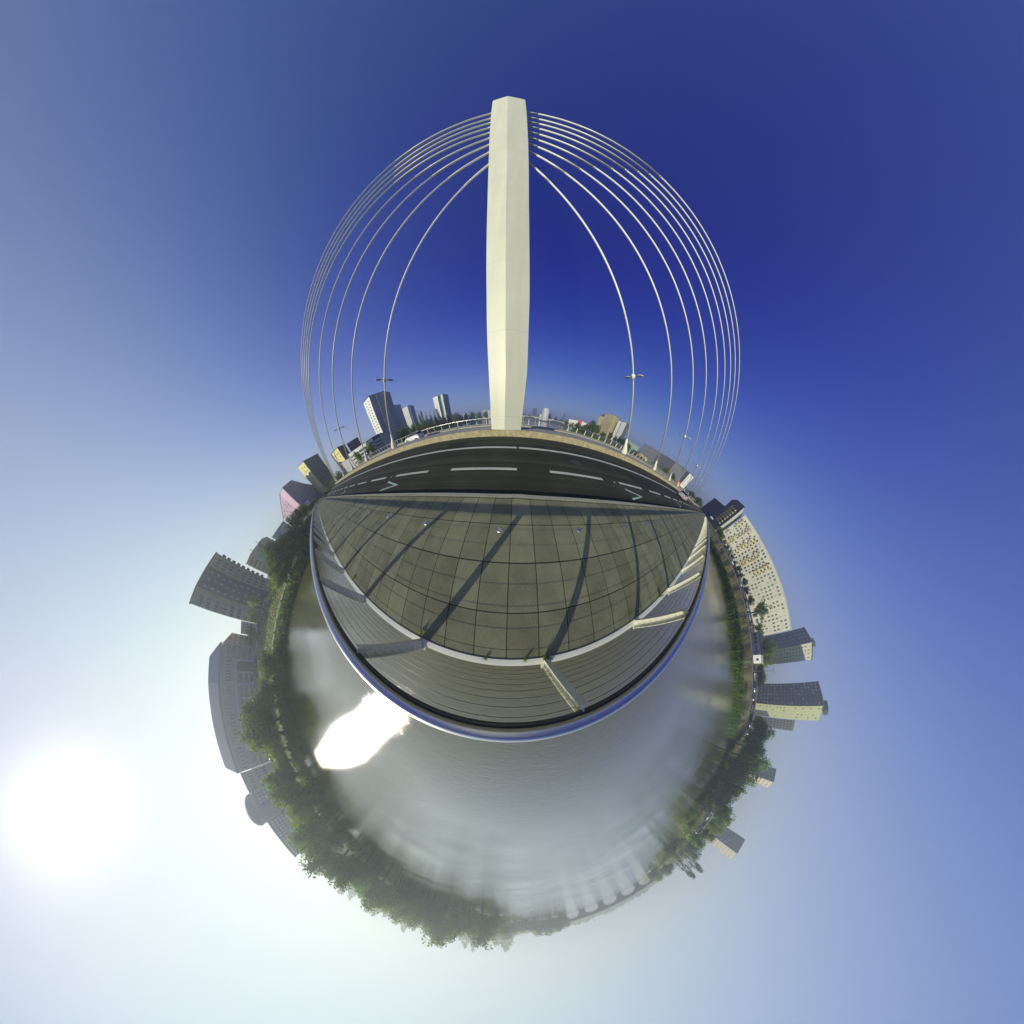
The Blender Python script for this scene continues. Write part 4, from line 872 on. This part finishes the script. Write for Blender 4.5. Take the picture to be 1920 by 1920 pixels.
# ------------------------------------------------------------------ cars
def paint(n, c): return mat(n, c, .28, .25, spec=.6)
P_white, P_silver, P_blue, P_black, P_red, P_grey = [paint(n + '_paint', c) for n, c in (('white', (.75, .75, .74)), ('silver', (.46, .47, .48)), ('blue', (.05, .10, .22)), ('black', (.02, .02, .025)), ('red', (.40, .02, .02)), ('grey', (.13, .14, .15)))]
M_tail = mat('tail_light', (.55, .02, .01), .3); M_head = mat('head_light', (.7, .7, .68), .1); M_rim = mat('alloy', (.45, .45, .46), .3, .8)
BODY = [(-1.98, .32, .40), (-2.02, .60, .72), (-1.95, .95, .76), (-1.62, 1.0, .78), (-1.0, 1.0, .80), (.70, .98, .80), (1.25, .88, .79), (1.85, .72, .74), (1.98, .55, .70), (1.96, .30, .55)]
def car_parts(paintm, full):
    res = []
    mb = MB()
    top = [(-1.98, .62), (-1.97, .86), (-1.9, .98), (-1.3, 1.0), (-.3, .97), (.6, .95), (.95, .93), (1.5, .82), (1.85, .70), (1.97, .50), (1.93, .28)]
    ins = .06
    rows = []
    for x, z in top:
        hw = .80 if abs(x) < 1.6 else .80 - (abs(x) - 1.6) * .35
        rows.append([(x, -hw, .27), (x, -hw - .02, min(z, .55)), (x, -hw + ins, z), (x, 0, z + .015), (x, hw - ins, z), (x, hw + .02, min(z, .55)), (x, hw, .27)])
    mb.strip(rows); mb.face(rows[0]); mb.face(rows[-1][::-1]); mb.face([rows[0][0], rows[0][-1], rows[-1][-1], rows[-1][0]]); res.append(('body', mb, paintm, True))
    mb = MB(); gh = [(-1.86, .98, .70), (-1.55, 1.33, .60), (-.9, 1.43, .58), (-.2, 1.44, .58), (.30, 1.34, .58), (.98, .93, .70)]
    rows = [[(x, -w2, .90), (x, -w2, max(z - .06, .9)), (x, -w2 + .06, z), (x, w2 - .06, z), (x, w2, max(z - .06, .9)), (x, w2, .90)] for x, z, w2 in gh]; mb.strip(rows); res.append(('windows', mb, M_glass, True))
    mb = MB(); rr_ = [(-1.62, 1.34), (-.9, 1.452), (-.2, 1.46), (.25, 1.385)]; mb.strip([[(x, -.50, z - .02), (x, 0, z + .012), (x, .50, z - .02)] for x, z in rr_]); mb.strip([[(x, -.50, z - .05), (x, -.50, z - .02)] for x, z in rr_]); res.append(('roof', mb, paintm, True))
    if full:
        for sx in (-1.25, 1.22):
            for sy in (-1, 1):
                mb = MB(); mb.tube([(sx, sy * .64, .30), (sx, sy * .835, .30)], .30, 18); res.append(('wheel', mb, M_black, False))
                mb = MB(); mb.tube([(sx, sy * .80, .30), (sx, sy * .842, .30)], .19, 14); res.append(('rim', mb, M_rim, False))
        for sy in (-1, 1):
            mb = MB(); mb.box(-2.0, -1.90, sy * .66 - .1, sy * .66 + .1, .72, .94); res.append(('tail_light', mb, M_tail, False))
            mb = MB(); mb.box(1.78, 1.93, sy * .60 - .14, sy * .60 + .14, .52, .66); res.append(('headlight', mb, M_head, False))
            mb = MB(); mb.box(.52, .66, sy * .84 - .05, sy * .84 + .05, .90, 1.02); res.append(('mirror', mb, paintm, False))
        mb = MB(); mb.box(-2.03, -1.97, -.26, .26, .52, .63); res.append(('number_plate', mb, M_head, False))
    else:
        for sx in (-1.25, 1.22):
            for sy in (-1, 1): mb = MB(); mb.tube([(sx, sy * .64, .30), (sx, sy * .83, .30)], .30, 10); res.append(('wheel', mb, M_black, False))
    return res
def car(label, x, y, z, rz, pm_, full=False, group=None, name='car'):
    t = empty(name, (x, y, z), label, 'car', group, rz)
    rim = None
    for n_, mb, m, sm in car_parts(pm_, full):
        o = link(n_, mb.mesh(n_, m, None, sm), t)
        if n_ == 'wheel': rim = o
        if n_ == 'rim': o.parent = rim
    return t
car('silver hatchback driving left on the far carriageway, behind the median', -18.0, 15.4, -1.47 + dz(18), pi - .02, P_white, True)
car('silver estate car on the near carriageway seen from behind at the right', 31.5, 5.0, near_road(5.0) + dz(31), 0, P_silver, True)
car('small dark car far away at the left end of the near lane', -92, 4.6, near_road(4.6) + dz(92), pi, P_black, False)
car('white car far away at the right end of the road', 84, 15.2, -1.48 + dz(84), 0, P_white, False)
protos = {}
cols = [P_white, P_silver, P_blue, P_black, P_grey, P_red, P_white, P_silver, P_grey, P_white, P_silver, P_black]; cn = {P_white.name: 'white', P_silver.name: 'silver', P_blue.name: 'blue', P_black.name: 'black', P_grey.name: 'grey', P_red.name: 'red'}
rng = random.Random(21); cnt = {}
def parked(a, tt, where, turn=0):
    pm_ = rng.choice(cols); c = cn[pm_.name]; cnt[(c, where)] = cnt.get((c, where), 0) + 1; k = cnt[(c, where)]
    x, y = P(a, edge(a) + tt); a2 = a + .5; x2, y2 = P(a2, edge(a2) + tt); rz = atan2(y2 - y, x2 - x) + turn; z = land_z(a, tt) + .06
    lab = '%s car parked %s, %s %s one counted from %s' % (c, where, ORD[min(k - 1, 25)], c, 'the slab block' if 'right' in where else 'the bridge')
    if c not in protos: protos[c] = car(lab, x, y, z, rz, pm_, False, 'parked cars on the quays', 'parked_car')
    else:
        t = copy_tree(protos[c]); t.location = (x, y, z); t.rotation_euler = (0, 0, rz); t['label'] = lab
for k in range(64):
    a = 99 + k * .96 + rng.uniform(-.12, .12)
    if 122 < a < 129: continue
    parked(a, 28.5 if k % 2 else 34, 'on the right quay', pi / 2 if k % 3 else 0)
for k in range(16):
    a = -118 - k * 2.2 + rng.uniform(-.2, .2)
    parked(a, 50, 'on the left bank road')

# masts, signs and small things
def mast(label, a, d, h, two=True):
    x, y = P(a, d); zg = G(a, d); l = empty('lamp_mast', (x, y, zg), label, 'street lamp', 'quay lamp masts')
    mb = MB(); mb.tube([(0, 0, 0), (0, 0, h)], [.12, .06], 6); part('mast', mb, B_zinc, l, world=False)
    for s_ in ((-1, 1) if two else (1,)): mb = MB(); mb.tube([(0, 0, h - .1), (s_ * 1.2, 0, h)], .06, 5); lamp_head(mb, (s_ * 1.3, 0, h), (1, 0, 0), .8); part('lamp_arm', mb, B_zinc, l, world=False)
for lab, a, d, h in (('lamp mast among trees left of the pink gabled building', -99.2, 118, 10), ('lamp mast right of the slate tower by the quay', 130.0, 122, 8), ('lamp mast in front of the navy tower', 134.0, 125, 10), ('lamp mast left of the balcony slab end', 75.5, 90, 12), ('lamp mast beyond the right end of the far road', 86.2, 120, 9), ('lamp mast at the left end of the bridge near the pink building', -91.4, 110, 10)): mast(lab, a, d, h)
for lab, x, y, n_ in (('pair of small white road signs at the left end of the footway', -92, -4.2, 2), ('small white road sign at the right end of the footway', 118, -4.4, 1)):
    t_ = empty('road_sign', (x, y, -3.8), lab, 'road sign'); mb = MB(); mb.tube([(0, 0, 0), (0, 0, 5.4)], .06, 6); part('post', mb, B_zinc, t_, world=False)
    for k in range(n_): mb = MB(); mb.box(.07, .13, -1.1, 1.1, 3.4 + k * 1.1, 4.3 + k * 1.1); part('panel', mb, M_head, t_, world=False)
x, y = 10.4, 21.0
t_ = empty('deck_sign', (x, y, -1.3), 'small pale diamond sign fixed at the far railing right of the pylon', 'sign'); mb = MB(); mb.tube([(0, 0, 0), (0, 0, .5)], .03, 6); part('post', mb, B_zinc, t_, world=False)
mb = MB(); k0 = [(0, .02, .3), (.45, .02, .62), (0, .02, .94), (-.45, .02, .62)]; mb.v += k0 + [(a, b_ + .03, c) for a, b_, c in k0]; mb.f += [(0, 1, 2, 3), (7, 6, 5, 4), (0, 4, 5, 1), (1, 5, 6, 2), (2, 6, 7, 3), (3, 7, 4, 0)]; part('panel', mb, B_teal, t_, world=False)
# weeds in the joints
def weed(label, x, y, s, seed):
    rng = random.Random(seed); mb = MB()
    for i in range(26):
        a = rng.uniform(0, 6.28); l = s * rng.uniform(.4, 1); w_ = s * .07; tx, ty = l * .8 * cos(a), l * .8 * sin(a); h = l * rng.uniform(.3, 1)
        px, py = -w_ * sin(a), w_ * cos(a)
        mb.face([(px * .3, py * .3, 0), (tx * .5 + px, ty * .5 + py, h * .7), (tx, ty, h), (tx * .5 - px, ty * .5 - py, h * .7)])
    tag(link('weed', mb.mesh('weed', L_light), None, (x, y, -H + .004)), label, 'weed', 'weeds in the paving joints')
for i, (x, y, s) in enumerate(((-1.44, -1.19, .10), (.22, -1.31, .07), (.52, -1.31, .12), (-.35, -1.31, .06), (3.75, -1.28, .14), (.18, 2.0, .05), (2.9, 1.99, .06), (3.8, 1.99, .07), (-4.35, -1.28, .12), (5.1, -1.28, .12))):
    weed(['largest weed tuft in a slab joint left of centre near the railing', 'low weed tuft at the railing kerb by the middle', 'grassy weed tuft just left of the central railing post', 'tiny weed sprig at the railing kerb left of middle', 'bushy weed by the third railing post on the right', 'tiny dark weed on the road kerb near the middle', 'dry weed tuft on the road kerb, right of middle', 'second dry weed tuft further right on the road kerb', 'weed by the railing kerb far on the left', 'weed by the railing kerb far on the right'][i], x, y, s, i)

# ------------------------------------------------------------------ haze
hz = bpy.data.materials.new('haze'); hz.use_nodes = True; t = hz.node_tree; t.nodes.clear()
o = t.nodes.new('ShaderNodeOutputMaterial'); v = t.nodes.new('ShaderNodeVolumePrincipled'); v.inputs['Density'].default_value = .00115
v.inputs['Color'].default_value = (.82, .93, .98, 1); v.inputs['Anisotropy'].default_value = .43
t.links.new(v.outputs[0], o.inputs['Volume'])
mb = MB().box(-1480, 1480, -1480, 1480, -16, 64); tag(link('haze', mb.mesh('haze', hz)), None, None, None, 'stuff')
